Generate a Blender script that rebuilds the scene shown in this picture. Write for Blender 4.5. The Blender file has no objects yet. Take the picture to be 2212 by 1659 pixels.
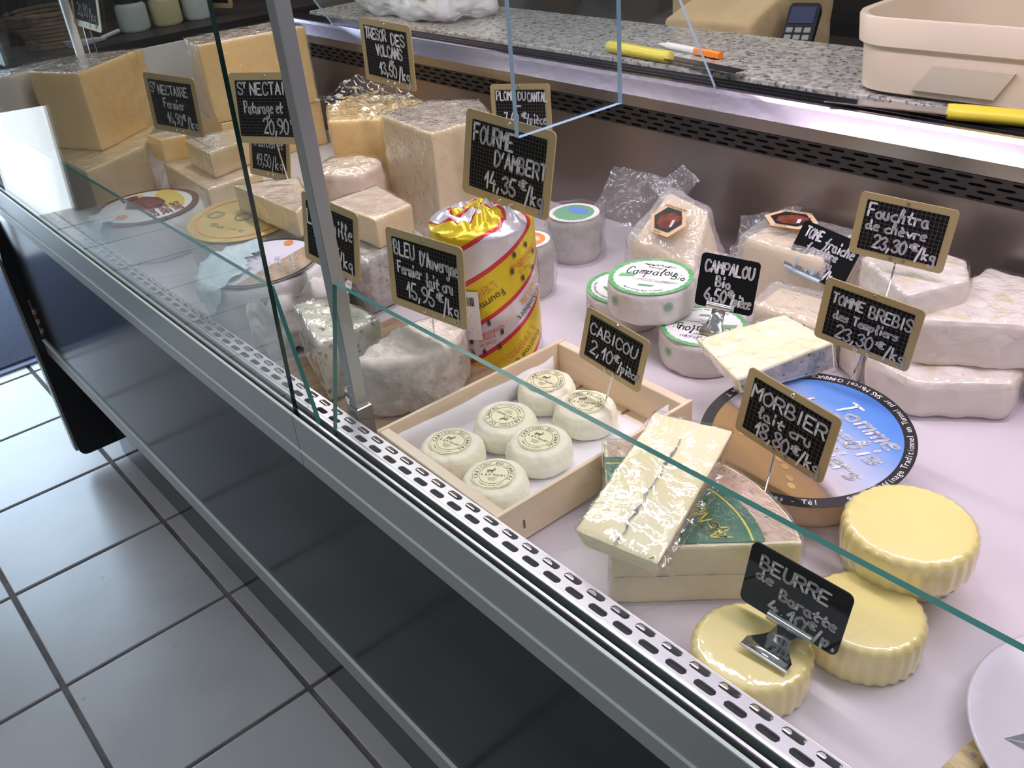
import bpy, bmesh, math, random
from mathutils import Vector, Matrix, noise
random.seed(7)
S = bpy.context.scene
COL = S.collection
PI = math.pi

# ------------------------------------------------------------------ camera
cam = bpy.data.cameras.new('camera')
co = bpy.data.objects.new('camera', cam); COL.objects.link(co)
RT = [[0.65532, 0.35257, -0.66802], [0.75125, -0.39624, 0.52784], [-0.07860, -0.84775, -0.52453]]
co.matrix_world = Matrix(((RT[0][0], -RT[0][1], -RT[0][2], 0), (RT[1][0], -RT[1][1], -RT[1][2], 0),
                          (RT[2][0], -RT[2][1], -RT[2][2], .6), (0, 0, 0, 1)))
cam.sensor_width = 36; cam.lens = 1950 / 2212 * 36; cam.clip_start = .02
S.camera = co
# ------------------------------------------------------------------ world / exposure
W = bpy.data.worlds.new('world'); S.world = W; W.use_nodes = True
W.node_tree.nodes['Background'].inputs[0].default_value = (.86, .9, 1, 1)
W.node_tree.nodes['Background'].inputs[1].default_value = .25
S.view_settings.view_transform = 'Standard'; S.view_settings.look = 'None'
S.view_settings.exposure = 0.28; S.view_settings.gamma = 1
S.cycles.transparent_max_bounces = 40
S.cycles.max_bounces = 8
FLOOR = -.72


def area(name, loc, rot, sx, sy, power, color):
    l = bpy.data.lights.new(name, 'AREA'); l.shape = 'RECTANGLE'; l.size = sx; l.size_y = sy
    l.energy = power; l.color = color
    o = bpy.data.objects.new(name, l); COL.objects.link(o); o.location = loc; o.rotation_euler = rot
    return o


# LED strips under the canopy of the case (pinkish food light) and added overhead fill lights, no known fixture
area('case_led_strip', (-.12, .80, .80), (0, 0, 0), .70, .06, 3.9, (1, .80, .98))
area('case_led_strip', (-.90, .80, .80), (0, 0, 0), .70, .06, 3.9, (1, .86, .95))
area('case_led_strip', (-1.70, .80, .80), (0, 0, 0), .75, .06, 3.0, (1, .9, .88))
area('ceiling_fill', (-1.0, -1.2, 2.0), (0, 0, 0), 1.2, .6, 9, (1, .97, .92))
area('ceiling_fill', (-2.6, 1.9, 2.0), (0, 0, 0), 1.2, .6, 10, (1, .95, .88))
area('ceiling_fill', (.6, 1.8, 2.0), (0, 0, 0), 1.2, .6, 10, (1, .95, .88))


# ------------------------------------------------------------------ materials
MT = {}


def newmat(name):
    m = bpy.data.materials.new(name); m.use_nodes = True
    nt = m.node_tree; nt.nodes.clear()
    out = nt.nodes.new('ShaderNodeOutputMaterial'); MT[name] = m
    return m, nt, out


def N(nt, t, **kw):
    n = nt.nodes.new(t)
    for k, v in kw.items():
        if k.startswith('i_'):
            n.inputs[k[2:].replace('_', ' ')].default_value = v
        else:
            setattr(n, k, v)
    return n


def c4(c): return (c[0], c[1], c[2], 1)


def coords(nt, scale=(1, 1, 1), kind='Object', rot=(0, 0, 0)):
    t = N(nt, 'ShaderNodeNewGeometry') if kind == 'Position' else N(nt, 'ShaderNodeTexCoord'); mp = N(nt, 'ShaderNodeMapping')
    mp.inputs['Scale'].default_value = scale; mp.inputs['Rotation'].default_value = rot
    nt.links.new(t.outputs[kind], mp.inputs['Vector'])
    return mp.outputs[0]


def ramp(nt, fac, stops, interp='LINEAR'):
    r = N(nt, 'ShaderNodeValToRGB'); r.color_ramp.interpolation = interp
    els = r.color_ramp.elements
    while len(els) < len(stops): els.new(.5)
    for e, (p, c) in zip(els, stops): e.position = p; e.color = c4(c)
    nt.links.new(fac, r.inputs[0]); return r.outputs[0]


def M(name, c, r=.5, m=0., c2=None, ns=30, lo=.4, hi=.6, bump=0, bs=80, bd=.002, sss=0, coat=0, st=(1, 1, 1), detail=4, c3=None, ns3=200, lo3=.6, hi3=.68, spec=.5, kind='Object'):
    mt, nt, out = newmat(name)
    p = N(nt, 'ShaderNodeBsdfPrincipled')
    p.inputs['Base Color'].default_value = c4(c); p.inputs['Roughness'].default_value = r
    p.inputs['Metallic'].default_value = m; p.inputs['Specular IOR Level'].default_value = spec
    if sss:
        p.inputs['Subsurface Weight'].default_value = sss; p.inputs['Subsurface Scale'].default_value = .006
        p.inputs['Subsurface Radius'].default_value = (1, .8, .5)
    if coat:
        p.inputs['Coat Weight'].default_value = coat; p.inputs['Coat Roughness'].default_value = .06
    v = coords(nt, st, kind)
    last = None
    if c2 is not None:
        n = N(nt, 'ShaderNodeTexNoise'); n.inputs['Scale'].default_value = ns; n.inputs['Detail'].default_value = detail
        nt.links.new(v, n.inputs['Vector'])
        last = ramp(nt, n.outputs[0], [(lo, c), (hi, c2)])
    if c3 is not None:
        n = N(nt, 'ShaderNodeTexNoise'); n.inputs['Scale'].default_value = ns3; n.inputs['Detail'].default_value = 3
        nt.links.new(v, n.inputs['Vector'])
        f = ramp(nt, n.outputs[0], [(lo3, (0, 0, 0)), (hi3, (1, 1, 1))])
        mx = N(nt, 'ShaderNodeMix', data_type='RGBA'); nt.links.new(f, mx.inputs[0])
        if last: nt.links.new(last, mx.inputs[6])
        else: mx.inputs[6].default_value = c4(c)
        mx.inputs[7].default_value = c4(c3); last = mx.outputs[2]
    if last: nt.links.new(last, p.inputs['Base Color'])
    if bump:
        n = N(nt, 'ShaderNodeTexNoise'); n.inputs['Scale'].default_value = bs; n.inputs['Detail'].default_value = 5
        nt.links.new(v, n.inputs['Vector'])
        b = N(nt, 'ShaderNodeBump'); b.inputs['Strength'].default_value = bump; b.inputs['Distance'].default_value = bd
        nt.links.new(n.outputs[0], b.inputs['Height']); nt.links.new(b.outputs[0], p.inputs['Normal'])
    nt.links.new(p.outputs[0], out.inputs[0])
    return mt


def schlick(nt, f0, normal=None):
    """surface reflectance, the same from both sides of a thin sheet"""
    lw = N(nt, 'ShaderNodeLayerWeight'); lw.inputs[0].default_value = .5
    if normal: nt.links.new(normal, lw.inputs['Normal'])
    p = N(nt, 'ShaderNodeMath', operation='POWER'); p.inputs[1].default_value = 5; nt.links.new(lw.outputs['Facing'], p.inputs[0])
    m = N(nt, 'ShaderNodeMath', operation='MULTIPLY_ADD'); m.inputs[1].default_value = 1 - f0; m.inputs[2].default_value = f0
    nt.links.new(p.outputs[0], m.inputs[0]); return m.outputs[0]


def film(name, tint=(1, 1, 1), base=.05, rough=.12, scale=70, bump=.6, diff=0., bd=.004, st=(1, 1, 1), gain=1.0):
    """clear stretch film / plastic: mostly see-through with broken glossy reflections"""
    mt, nt, out = newmat(name)
    v = coords(nt, st)
    n = N(nt, 'ShaderNodeTexNoise'); n.inputs['Scale'].default_value = scale; n.inputs['Detail'].default_value = 3
    n.inputs['Distortion'].default_value = 1.6; nt.links.new(v, n.inputs['Vector'])
    rd = N(nt, 'ShaderNodeMath', operation='SUBTRACT'); rd.inputs[1].default_value = .5; nt.links.new(n.outputs[0], rd.inputs[0])
    ab = N(nt, 'ShaderNodeMath', operation='ABSOLUTE'); nt.links.new(rd.outputs[0], ab.inputs[0])
    b = N(nt, 'ShaderNodeBump'); b.inputs['Strength'].default_value = bump; b.inputs['Distance'].default_value = bd
    nt.links.new(ab.outputs[0], b.inputs['Height'])
    fr = schlick(nt, .034, b.outputs[0])
    ad = N(nt, 'ShaderNodeMath', operation='MULTIPLY_ADD'); ad.inputs[1].default_value = gain; ad.inputs[2].default_value = base
    ad.use_clamp = True; nt.links.new(fr, ad.inputs[0])
    t = N(nt, 'ShaderNodeBsdfTransparent'); t.inputs[0].default_value = c4(tint)
    g = N(nt, 'ShaderNodeBsdfAnisotropic'); g.inputs['Roughness'].default_value = rough; g.inputs[0].default_value = (1, 1, 1, 1)
    nt.links.new(b.outputs[0], g.inputs['Normal'])
    mx = N(nt, 'ShaderNodeMixShader')
    nt.links.new(ad.outputs[0], mx.inputs[0]); nt.links.new(g.outputs[0], mx.inputs[2])
    src = t.outputs[0]
    if diff:
        d = N(nt, 'ShaderNodeBsdfDiffuse'); d.inputs[0].default_value = (.86, .84, .9, 1)
        tl = N(nt, 'ShaderNodeBsdfTranslucent'); tl.inputs[0].default_value = (.86, .84, .9, 1)
        a = N(nt, 'ShaderNodeMixShader'); nt.links.new(d.outputs[0], a.inputs[1]); nt.links.new(tl.outputs[0], a.inputs[2])
        m2 = N(nt, 'ShaderNodeMixShader'); m2.inputs[0].default_value = diff
        nt.links.new(t.outputs[0], m2.inputs[1]); nt.links.new(a.outputs[0], m2.inputs[2]); src = m2.outputs[0]
    nt.links.new(src, mx.inputs[1]); nt.links.new(mx.outputs[0], out.inputs[0])
    return mt


def glassmat(name, tint, ior=1.5):
    mt, nt, out = newmat(name)
    fr = schlick(nt, ((ior - 1) / (ior + 1)) ** 2)
    t = N(nt, 'ShaderNodeBsdfTransparent'); t.inputs[0].default_value = c4(tint)
    g = N(nt, 'ShaderNodeBsdfAnisotropic'); g.inputs['Roughness'].default_value = 0.0; g.inputs[0].default_value = (1, 1, 1, 1)
    mx = N(nt, 'ShaderNodeMixShader'); nt.links.new(fr, mx.inputs[0])
    nt.links.new(t.outputs[0], mx.inputs[1]); nt.links.new(g.outputs[0], mx.inputs[2]); nt.links.new(mx.outputs[0], out.inputs[0])
    return mt


def emis(name, c, s):
    mt, nt, out = newmat(name)
    e = N(nt, 'ShaderNodeEmission'); e.inputs[0].default_value = c4(c); e.inputs[1].default_value = s
    nt.links.new(e.outputs[0], out.inputs[0]); return mt


M('alu', (.40, .42, .41), .36, .7)
M('alu_bright', (.78, .8, .8), .25, .8)
M('trim_light', (.72, .83, .78), .35)  # pale trim line, also used for the painted edge highlights
M('lip_light', (.78, .76, .82), .3, .3)
M('steel_perf', (.84, .80, .84), .34, .6)
M('steel_dark', (.27, .235, .225), .27, .85)
M('steel_strip', (.66, .57, .67), .2, .9, bump=.06, bs=300, st=(1, .05, .05))
M('steel_mid', (.34, .32, .31), .25, .9)
M('chrome', (.66, .66, .67), .14, 1.)
M('vent_dark', (.05, .045, .045), .4, .5)
M('black', (.006, .006, .007), .5)
M('panel_black', (.003, .004, .004), .14, 0, spec=.22)
M('endpanel', (.006, .006, .008), .3)
M('kick', (.02, .022, .024), .12)
M('deck', (.66, .60, .65), .28, c2=(.70, .645, .69), ns=6, bump=.03, bs=40)
M('inner_white', (.66, .68, .70), .4)
M('grout', (.13, .12, .12), .9, c2=(.2, .19, .19), ns=14)
M('tile', (.50, .505, .51), .30, c2=(.57, .575, .58), ns=4, bump=.06, bs=90, bd=.0008, c3=(.36, .36, .37), ns3=26, lo3=.70, hi3=.78, kind='Position')
M('mat', (.10, .12, .19), .95, c2=(.05, .06, .10), ns=260, bump=.6, bs=500)
M('mat_edge', (.22, .27, .48), .6)
M('granite', (.36, .36, .34), .22, c2=(.56, .54, .50), ns=75, lo=.42, hi=.55, detail=5, c3=(.13, .125, .12), ns3=130, lo3=.55, hi3=.63, coat=.2)
M('pine', (.80, .63, .42), .55, c2=(.86, .70, .50), ns=5, st=(1, 1, 14), bump=.06, bs=60)
M('pine_edge', (.86, .75, .58), .6, c2=(.74, .58, .40), ns=60, st=(.05, .05, 1))
M('board_wood', (.42, .29, .18), .5, c2=(.30, .19, .11), ns=7, st=(12, 1, 1), bump=.08, bs=60)
M('paper', (.86, .84, .86), .6, bump=.15, bs=25, bd=.004)
M('paper_wrap', (.60, .57, .54), .55, c2=(.70, .67, .64), ns=9, bump=.5, bs=22, bd=.01)
M('paper_blue', (.60, .74, .80), .5, c2=(.72, .82, .86), ns=25, bump=.8, bs=40, bd=.01)
M('butter', (.95, .79, .32), .32, c2=(.96, .82, .38), ns=8, bump=.05, bs=25, sss=.35)
M('paste_ivory', (.90, .80, .46), .42, c2=(.92, .84, .55), ns=14, bump=.06, bs=50, sss=.15)
M('paste_gold', (.90, .60, .22), .45, c2=(.93, .67, .30), ns=7, bump=.08, bs=45, sss=.15)
M('paste_tan', (.70, .55, .33), .45, c2=(.78, .63, .40), ns=7, bump=.08, bs=45, sss=.1)
M('paste_pale', (.74, .66, .56), .42, c2=(.80, .73, .66), ns=9, bump=.05, bs=40, sss=.1)
M('paste_cream', (.92, .86, .56), .35, c2=(.95, .90, .66), ns=16, sss=.15)
M('paste_blue', (.76, .73, .60), .5, c2=(.58, .59, .47), ns=34, c3=(.17, .21, .17), ns3=95, lo3=.57, hi3=.68, bump=.35, bs=70, bd=.004)
M('rind_bleu', (.74, .70, .62), .6, c2=(.62, .57, .49), ns=26, c3=(.33, .32, .22), ns3=70, lo3=.64, hi3=.74, bump=.9, bs=65, bd=.005)
M('rind_grey', (.36, .34, .33), .7, c2=(.50, .48, .46), ns=70, c3=(.18, .16, .15), ns3=160, bump=.6, bs=150, bd=.002)
M('rind_tan', (.56, .40, .28), .6, c2=(.68, .52, .40), ns=60, c3=(.40, .27, .18), ns3=150, bump=.5, bs=160, bd=.002)
M('rind_pink', (.72, .56, .44), .6, c2=(.80, .66, .54), ns=30, bump=.4, bs=90)
M('rind_bloom', (.80, .74, .68), .6, c2=(.70, .61, .42), ns=38, lo=.5, hi=.66, c3=(.62, .52, .2), ns3=85, lo3=.66, hi3=.74, bump=.3, bs=90)
M('rind_brown', (.46, .34, .25), .65, c2=(.60, .48, .38), ns=40, c3=(.24, .17, .12), ns3=110, bump=.5, bs=110)
M('fresh', (.90, .86, .65), .6, c2=(.93, .90, .73), ns=20, bump=.55, bs=75, bd=.004, sss=.25)
M('tome_cream', (.88, .72, .46), .4, c2=(.90, .77, .54), ns=8, bump=.1, bs=30, sss=.15)
M('plomb_rind', (.38, .36, .33), .7, c2=(.48, .45, .42), ns=25, bump=.7, bs=60, bd=.004)
M('ash', (.16, .17, .19), .8, c2=(.46, .45, .40), ns=120)
M('hole', (.30, .24, .12), .7)
M('gold_frame', (.50, .385, .195), .38, .25)
M('chalk', (.80, .79, .82), .8)
M('chalk_dim', (.62, .62, .64), .8)
M('slate', (.010, .011, .012), .85, spec=.1)
M('ink', (.05, .045, .04), .6)
M('ink_brown', (.16, .10, .07), .6)
M('label_cream', (.88, .85, .55), .5)
M('label_white', (.88, .86, .87), .5)
M('green', (.12, .42, .14), .5, c2=(.20, .54, .22), ns=60)
M('green_dark', (.045, .17, .10), .4, c2=(.06, .22, .13), ns=20)
M('green_pale', (.35, .55, .35), .5)
M('label_gold', (.68, .50, .17), .35, .3, c2=(.75, .58, .24), ns=12)
M('label_red', (.36, .06, .04), .45)
M('label_maroon', (.20, .07, .05), .45)
M('label_orange', (.80, .27, .06), .5)
M('label_peach', (.82, .58, .36), .5)
M('label_yellow', (.84, .62, .14), .5)
M('label_brown', (.40, .27, .17), .5, c2=(.5, .36, .25), ns=10, st=(1, 9, 1))
M('label_lilac', (.76, .72, .82), .5)
M('label_blue', (.16, .32, .72), .45)
M('label_tan', (.40, .24, .08), .5, c2=(.52, .34, .12), ns=30)
M('cow_red', (.28, .06, .03), .5, c2=(.14, .03, .02), ns=60)
M('tree_print', (.07, .06, .05), .6, c2=(.18, .14, .12), ns=90)
M('sticker', (.84, .81, .80), .45)
M('sage', (.20, .42, .26), .5)
M('ring_black', (.02, .018, .018), .4)
M('white_print', (.88, .86, .90), .5)
M('yellow_print', (.70, .62, .10), .5)
M('redtext', (.62, .06, .07), .4)
M('goldtext', (.72, .36, .06), .4)
M('kraft', (.55, .40, .21), .75, c2=(.62, .46, .26), ns=8, bump=.1, bs=60)
M('bin_beige', (.72, .61, .47), .35, c2=(.68, .58, .46), ns=6)
M('tape', (.58, .51, .40), .45)
M('yellow_plastic', (.74, .61, .05), .35)
M('orange_plastic', (.86, .24, .03), .3)
M('white_plastic', (.84, .83, .82), .3)
M('dark_plastic', (.018, .018, .02), .35)
M('screen', (.05, .06, .12), .15)
M('key_grey', (.30, .31, .30), .4)
M('key_red', (.5, .06, .05), .4)
M('key_yellow', (.6, .5, .1), .4)
M('cabinet_dark', (.025, .022, .02), .45, c2=(.04, .034, .03), ns=4, st=(1, 1, 12))
M('wall_dark', (.05, .045, .042), .7)
M('wall_light', (.62, .6, .56), .8)
M('basket', (.30, .2, .11), .7, c2=(.18, .11, .06), ns=20, st=(1, 1, 14))
M('jar_white', (.62, .68, .66), .25)
M('jar_yellow', (.68, .60, .34), .25)
M('handle_wood', (.66, .53, .28), .5, c2=(.5, .36, .16), ns=40, st=(8, 1, 1))
M('blade', (.75, .74, .80), .12, 1.)
M('plate_white', (.72, .68, .74), .18)
M('glass_edge', (.03, .16, .135), .12, 0, spec=.6)
M('glass_edge_dark', (.004, .03, .026), .12, 0)
M('acrylic_edge', (.45, .62, .78), .15)
M('bag_white', (.82, .80, .84), .35, bump=.6, bs=18, bd=.02)
glassmat('glass', (.955, .975, .968))
glassmat('acrylic', (.93, .95, .97), 1.42)
film('film', base=.012, scale=34, bump=.75, rough=.07, gain=1.6)
film('film_smooth', base=.03, scale=16, bump=.22, rough=.06, gain=1.0)
film('film_crisp', base=.02, scale=40, bump=1.0, rough=.07, gain=1.6, bd=.006, diff=.09)
film('film_strong', base=.02, scale=20, bump=.6, rough=.08, gain=1.6)
film('film_lines', base=.02, scale=22, bump=.8, rough=.07, st=(1, 7, 7), gain=1.5)
film('bag', base=.03, scale=16, bump=.9, rough=.14, diff=.34, bd=.012)
film('bag_clear', base=.04, scale=14, bump=.9, rough=.12, diff=.2, bd=.012)
emis('daylight', (.62, .80, 1), 8.5)
emis('daylight_low', (.84, .93, 1), 1.5)


def slate_grid():
    mt, nt, out = newmat('slate_grid')
    p = N(nt, 'ShaderNodeBsdfPrincipled'); p.inputs['Roughness'].default_value = .85; p.inputs['Specular IOR Level'].default_value = .1
    t = N(nt, 'ShaderNodeTexCoord'); s = N(nt, 'ShaderNodeSeparateXYZ'); nt.links.new(t.outputs['Object'], s.inputs[0])
    r = []
    for ax in (0, 2):
        m = N(nt, 'ShaderNodeMath', operation='MULTIPLY'); m.inputs[1].default_value = 1 / .0049; nt.links.new(s.outputs[ax], m.inputs[0])
        f = N(nt, 'ShaderNodeMath', operation='FRACT'); nt.links.new(m.outputs[0], f.inputs[0])
        g = N(nt, 'ShaderNodeMath', operation='LESS_THAN'); g.inputs[1].default_value = .085; nt.links.new(f.outputs[0], g.inputs[0]); r.append(g)
    mx = N(nt, 'ShaderNodeMath', operation='MAXIMUM'); nt.links.new(r[0].outputs[0], mx.inputs[0]); nt.links.new(r[1].outputs[0], mx.inputs[1])
    c = N(nt, 'ShaderNodeMix', data_type='RGBA'); nt.links.new(mx.outputs[0], c.inputs[0])
    c.inputs[6].default_value = (.010, .010, .011, 1); c.inputs[7].default_value = (.12, .105, .08, 1)
    nt.links.new(c.outputs[2], p.inputs['Base Color']); nt.links.new(p.outputs[0], out.inputs[0])


slate_grid()


def foil():
    """diagonal printed bands on the foil, from the unrolled UV of the cylinder (metres)"""
    mt, nt, out = newmat('foil')
    p = N(nt, 'ShaderNodeBsdfPrincipled'); p.inputs['Roughness'].default_value = .28; p.inputs['Metallic'].default_value = .4
    t = N(nt, 'ShaderNodeTexCoord'); s = N(nt, 'ShaderNodeSeparateXYZ'); nt.links.new(t.outputs['UV'], s.inputs[0])
    a = N(nt, 'ShaderNodeMath', operation='MULTIPLY'); a.inputs[1].default_value = -.60; nt.links.new(s.outputs[0], a.inputs[0])
    b = N(nt, 'ShaderNodeMath', operation='ADD'); nt.links.new(a.outputs[0], b.inputs[0]); nt.links.new(s.outputs[1], b.inputs[1])
    m = N(nt, 'ShaderNodeMath', operation='MULTIPLY_ADD'); m.inputs[1].default_value = 1 / .108; m.inputs[2].default_value = 5.75; nt.links.new(b.outputs[0], m.inputs[0])
    f = N(nt, 'ShaderNodeMath', operation='FRACT'); nt.links.new(m.outputs[0], f.inputs[0])
    c = ramp(nt, f.outputs[0], [(0, (.60, .05, .07)), (.035, (.72, .69, .74)), (.395, (.60, .05, .07)), (.46, (.74, .56, .03)), (.965, (.60, .05, .07))], 'CONSTANT')
    nt.links.new(c, p.inputs['Base Color'])
    n = N(nt, 'ShaderNodeTexNoise'); n.inputs['Scale'].default_value = 38; n.inputs['Detail'].default_value = 4
    nt.links.new(coords(nt), n.inputs['Vector'])
    bu = N(nt, 'ShaderNodeBump'); bu.inputs['Strength'].default_value = .35; bu.inputs['Distance'].default_value = .004
    nt.links.new(n.outputs[0], bu.inputs['Height']); nt.links.new(bu.outputs[0], p.inputs['Normal'])
    nt.links.new(p.outputs[0], out.inputs[0])


foil()


def brebis_print():
    mt, nt, out = newmat('brebis_print')
    p = N(nt, 'ShaderNodeBsdfPrincipled'); p.inputs['Roughness'].default_value = .42
    t = N(nt, 'ShaderNodeTexCoord'); s = N(nt, 'ShaderNodeSeparateXYZ'); nt.links.new(t.outputs['Object'], s.inputs[0])
    n = N(nt, 'ShaderNodeTexNoise'); n.inputs['Scale'].default_value = 40; nt.links.new(t.outputs['Object'], n.inputs['Vector'])
    m = N(nt, 'ShaderNodeMath', operation='MULTIPLY_ADD'); m.inputs[1].default_value = 5.; m.inputs[2].default_value = .47
    nt.links.new(s.outputs[1], m.inputs[0])
    k = N(nt, 'ShaderNodeMath', operation='MULTIPLY_ADD'); k.inputs[1].default_value = .07; nt.links.new(n.outputs[0], k.inputs[0]); nt.links.new(m.outputs[0], k.inputs[2])
    c = ramp(nt, k.outputs[0], [(0, (.16, .09, .03)), (.2, (.33, .19, .06)), (.31, (.30, .17, .07)), (.335, (.17, .13, .12)), (.38, (.62, .55, .60)), (.55, (.50, .56, .78)), (.78, (.14, .32, .76)), (1, (.07, .22, .70))])
    nt.links.new(c, p.inputs['Base Color']); nt.links.new(p.outputs[0], out.inputs[0])


brebis_print()


# ------------------------------------------------------------------ object helpers
def link(o): COL.objects.link(o); return o


def tag(o, label, cat, group=None, kind=None):
    if label: o['label'] = label
    if cat: o['category'] = cat
    if group: o['group'] = group
    if kind: o['kind'] = kind
    return o


def thing(name, label, cat, loc=(0, 0, 0), rot=(0, 0, 0), group=None):
    o = link(bpy.data.objects.new(name, None)); o.location = loc; o.rotation_euler = rot
    o.empty_display_size = .02
    return tag(o, label, cat, group)


def obj(name, bm, mats, parent=None, loc=(0, 0, 0), rot=(0, 0, 0), smooth=35):
    me = bpy.data.meshes.new(name)
    if smooth:
        for f in bm.faces: f.smooth = True
    bm.to_mesh(me); bm.free()
    if smooth: me.set_sharp_from_angle(angle=math.radians(smooth))
    for m in (mats if isinstance(mats, (list, tuple)) else [mats]): me.materials.append(MT[m])
    o = link(bpy.data.objects.new(name, me)); o.location = loc; o.rotation_euler = rot
    if parent: o.parent = parent
    if 0 < smooth <= 40:
        w = o.modifiers.new('n', 'WEIGHTED_NORMAL'); w.keep_sharp = True
    return o


def NB(): return bmesh.new()


def box(bm, x0, x1, y0, y1, z0, z1, mi=0):
    v = [bm.verts.new(p) for p in ((x0, y0, z0), (x1, y0, z0), (x1, y1, z0), (x0, y1, z0), (x0, y0, z1), (x1, y0, z1), (x1, y1, z1), (x0, y1, z1))]
    fs = []
    for i in ((3, 2, 1, 0), (4, 5, 6, 7), (0, 1, 5, 4), (1, 2, 6, 5), (2, 3, 7, 6), (3, 0, 4, 7)):
        f = bm.faces.new([v[k] for k in i]); f.material_index = mi; fs.append(f)
    return fs


def hexa(bm, b, t, mi=0):
    v = [bm.verts.new(p) for p in list(b) + list(t)]
    fs = []
    for i in ((3, 2, 1, 0), (4, 5, 6, 7), (0, 1, 5, 4), (1, 2, 6, 5), (2, 3, 7, 6), (3, 0, 4, 7)):
        f = bm.faces.new([v[k] for k in i]); f.material_index = mi; fs.append(f)
    return fs


def bev(bm, off, seg=2, ang=25):
    bm.normal_update()
    es = [e for e in bm.edges if e.is_manifold and e.calc_face_angle(0) > math.radians(ang)]
    bmesh.ops.bevel(bm, geom=es, offset=off, segments=seg, profile=.5, affect='EDGES', clamp_overlap=True)


def extr(bm, prof, x0, x1, mi=0):
    """extrude a (y,z) outline along x"""
    a = [bm.verts.new((x0, y, z)) for y, z in prof]; b = [bm.verts.new((x1, y, z)) for y, z in prof]
    n = len(prof)
    for i in range(n):
        f = bm.faces.new((a[i], a[(i + 1) % n], b[(i + 1) % n], b[i])); f.material_index = mi
    bm.faces.new(a[::-1]); bm.faces.new(b)
    bmesh.ops.recalc_face_normals(bm, faces=bm.faces[:])


def prism(bm, poly, z0, z1, top=1, sides=None, inset=0., nobottom=False):
    """poly CCW; sides: list of material indices per edge"""
    n = len(poly); cx = sum(p[0] for p in poly) / n; cy = sum(p[1] for p in poly) / n
    a = [bm.verts.new((p[0], p[1], z0)) for p in poly]
    b = [bm.verts.new((cx + (p[0] - cx) * (1 - inset), cy + (p[1] - cy) * (1 - inset), z1)) for p in poly]
    for i in range(n):
        f = bm.faces.new((a[i], a[(i + 1) % n], b[(i + 1) % n], b[i])); f.material_index = (sides[i] if sides else 0)
    f = bm.faces.new(b); f.material_index = top
    if not nobottom:
        f = bm.faces.new(a[::-1]); f.material_index = top


def refine(bm, L, it=6):
    bmesh.ops.triangulate(bm, faces=bm.faces[:])
    for _ in range(it):
        es = [e for e in bm.edges if e.calc_length() > L]
        if not es: break
        bmesh.ops.subdivide_edges(bm, edges=es, cuts=1)
        bmesh.ops.triangulate(bm, faces=[f for f in bm.faces if len(f.verts) > 3])


def rough(bm, amp, freq, seed=0., minz=None, octv=1):
    bm.normal_update()
    mv = []
    for v in bm.verts:
        p = v.co * freq + Vector((seed, seed * 1.7, seed * .3))
        d = noise.noise(p)
        if octv > 1: d += .5 * noise.noise(p * 2.3)
        if octv > 2: d += .3 * noise.noise(p * 5.1)
        mv.append(d * amp)
    for v, d in zip(bm.verts, mv):
        c = v.co + v.normal * d
        if minz is not None and c.z < minz: c.z = minz
        v.co = c


def lathe(bm, prof, n=48, mi=None):
    """prof: list of (r,z) bottom to top, closing at r=0 when given"""
    rings = []
    for r, z in prof:
        if r < 1e-6: rings.append([bm.verts.new((0, 0, z))])
        else: rings.append([bm.verts.new((r * math.cos(2 * PI * k / n), r * math.sin(2 * PI * k / n), z)) for k in range(n)])
    for i in range(len(rings) - 1):
        a, b = rings[i], rings[i + 1]
        for k in range(n):
            k2 = (k + 1) % n
            if len(a) == 1 and len(b) == 1: continue
            if len(a) == 1: f = bm.faces.new((a[0], b[k2], b[k]))
            elif len(b) == 1: f = bm.faces.new((a[k], a[k2], b[0]))
            else: f = bm.faces.new((a[k], a[k2], b[k2], b[k]))
            if mi: f.material_index = mi[i]


def tube(bm, pts, r, n=8, r2=None):
    pts = [Vector(p) for p in pts]; rings = []
    for i, p in enumerate(pts):
        d = (pts[min(i + 1, len(pts) - 1)] - pts[max(i - 1, 0)]).normalized()
        u = d.orthogonal().normalized(); w = d.cross(u)
        rr = r if r2 is None else r + (r2 - r) * i / (len(pts) - 1)
        rings.append([bm.verts.new(p + (u * math.cos(2 * PI * k / n) + w * math.sin(2 * PI * k / n)) * rr) for k in range(n)])
    for a, b in zip(rings, rings[1:]):
        for k in range(n): bm.faces.new((a[k], a[(k + 1) % n], b[(k + 1) % n], b[k]))
    bm.faces.new(rings[0][::-1]); bm.faces.new(rings[-1])
    bmesh.ops.recalc_face_normals(bm, faces=bm.faces[:])


def rrect(w, h, r, n=5):
    """rounded rectangle outline, CCW, centred"""
    out = []
    for cx, cy, a in ((w / 2 - r, h / 2 - r, 0), (-w / 2 + r, h / 2 - r, 90), (-w / 2 + r, -h / 2 + r, 180), (w / 2 - r, -h / 2 + r, 270)):
        for k in range(n + 1):
            t = math.radians(a + 90 * k / n); out.append((cx + r * math.cos(t), cy + r * math.sin(t)))
    return out


def slab(bm, outline, y0, y1, mi=0):
    """outline in (x,z); thickness from y0 (front) to y1 (back)"""
    a = [bm.verts.new((x, y0, z)) for x, z in outline]; b = [bm.verts.new((x, y1, z)) for x, z in outline]
    n = len(outline)
    for i in range(n): bm.faces.new((a[i], b[i], b[(i + 1) % n], a[(i + 1) % n])).material_index = mi
    bm.faces.new(a).material_index = mi; bm.faces.new(b[::-1]).material_index = mi
    bmesh.ops.recalc_face_normals(bm, faces=bm.faces[:])


def disc(bm, r, z0, z1, n=48, ry=None, cx=0, cy=0):
    ry = ry or r
    a = [bm.verts.new((cx + r * math.cos(2 * PI * k / n), cy + ry * math.sin(2 * PI * k / n), z0)) for k in range(n)]
    b = [bm.verts.new((v.co.x, v.co.y, z1)) for v in a]
    for k in range(n): bm.faces.new((a[k], a[(k + 1) % n], b[(k + 1) % n], b[k]))
    bm.faces.new(b); bm.faces.new(a[::-1])


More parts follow.
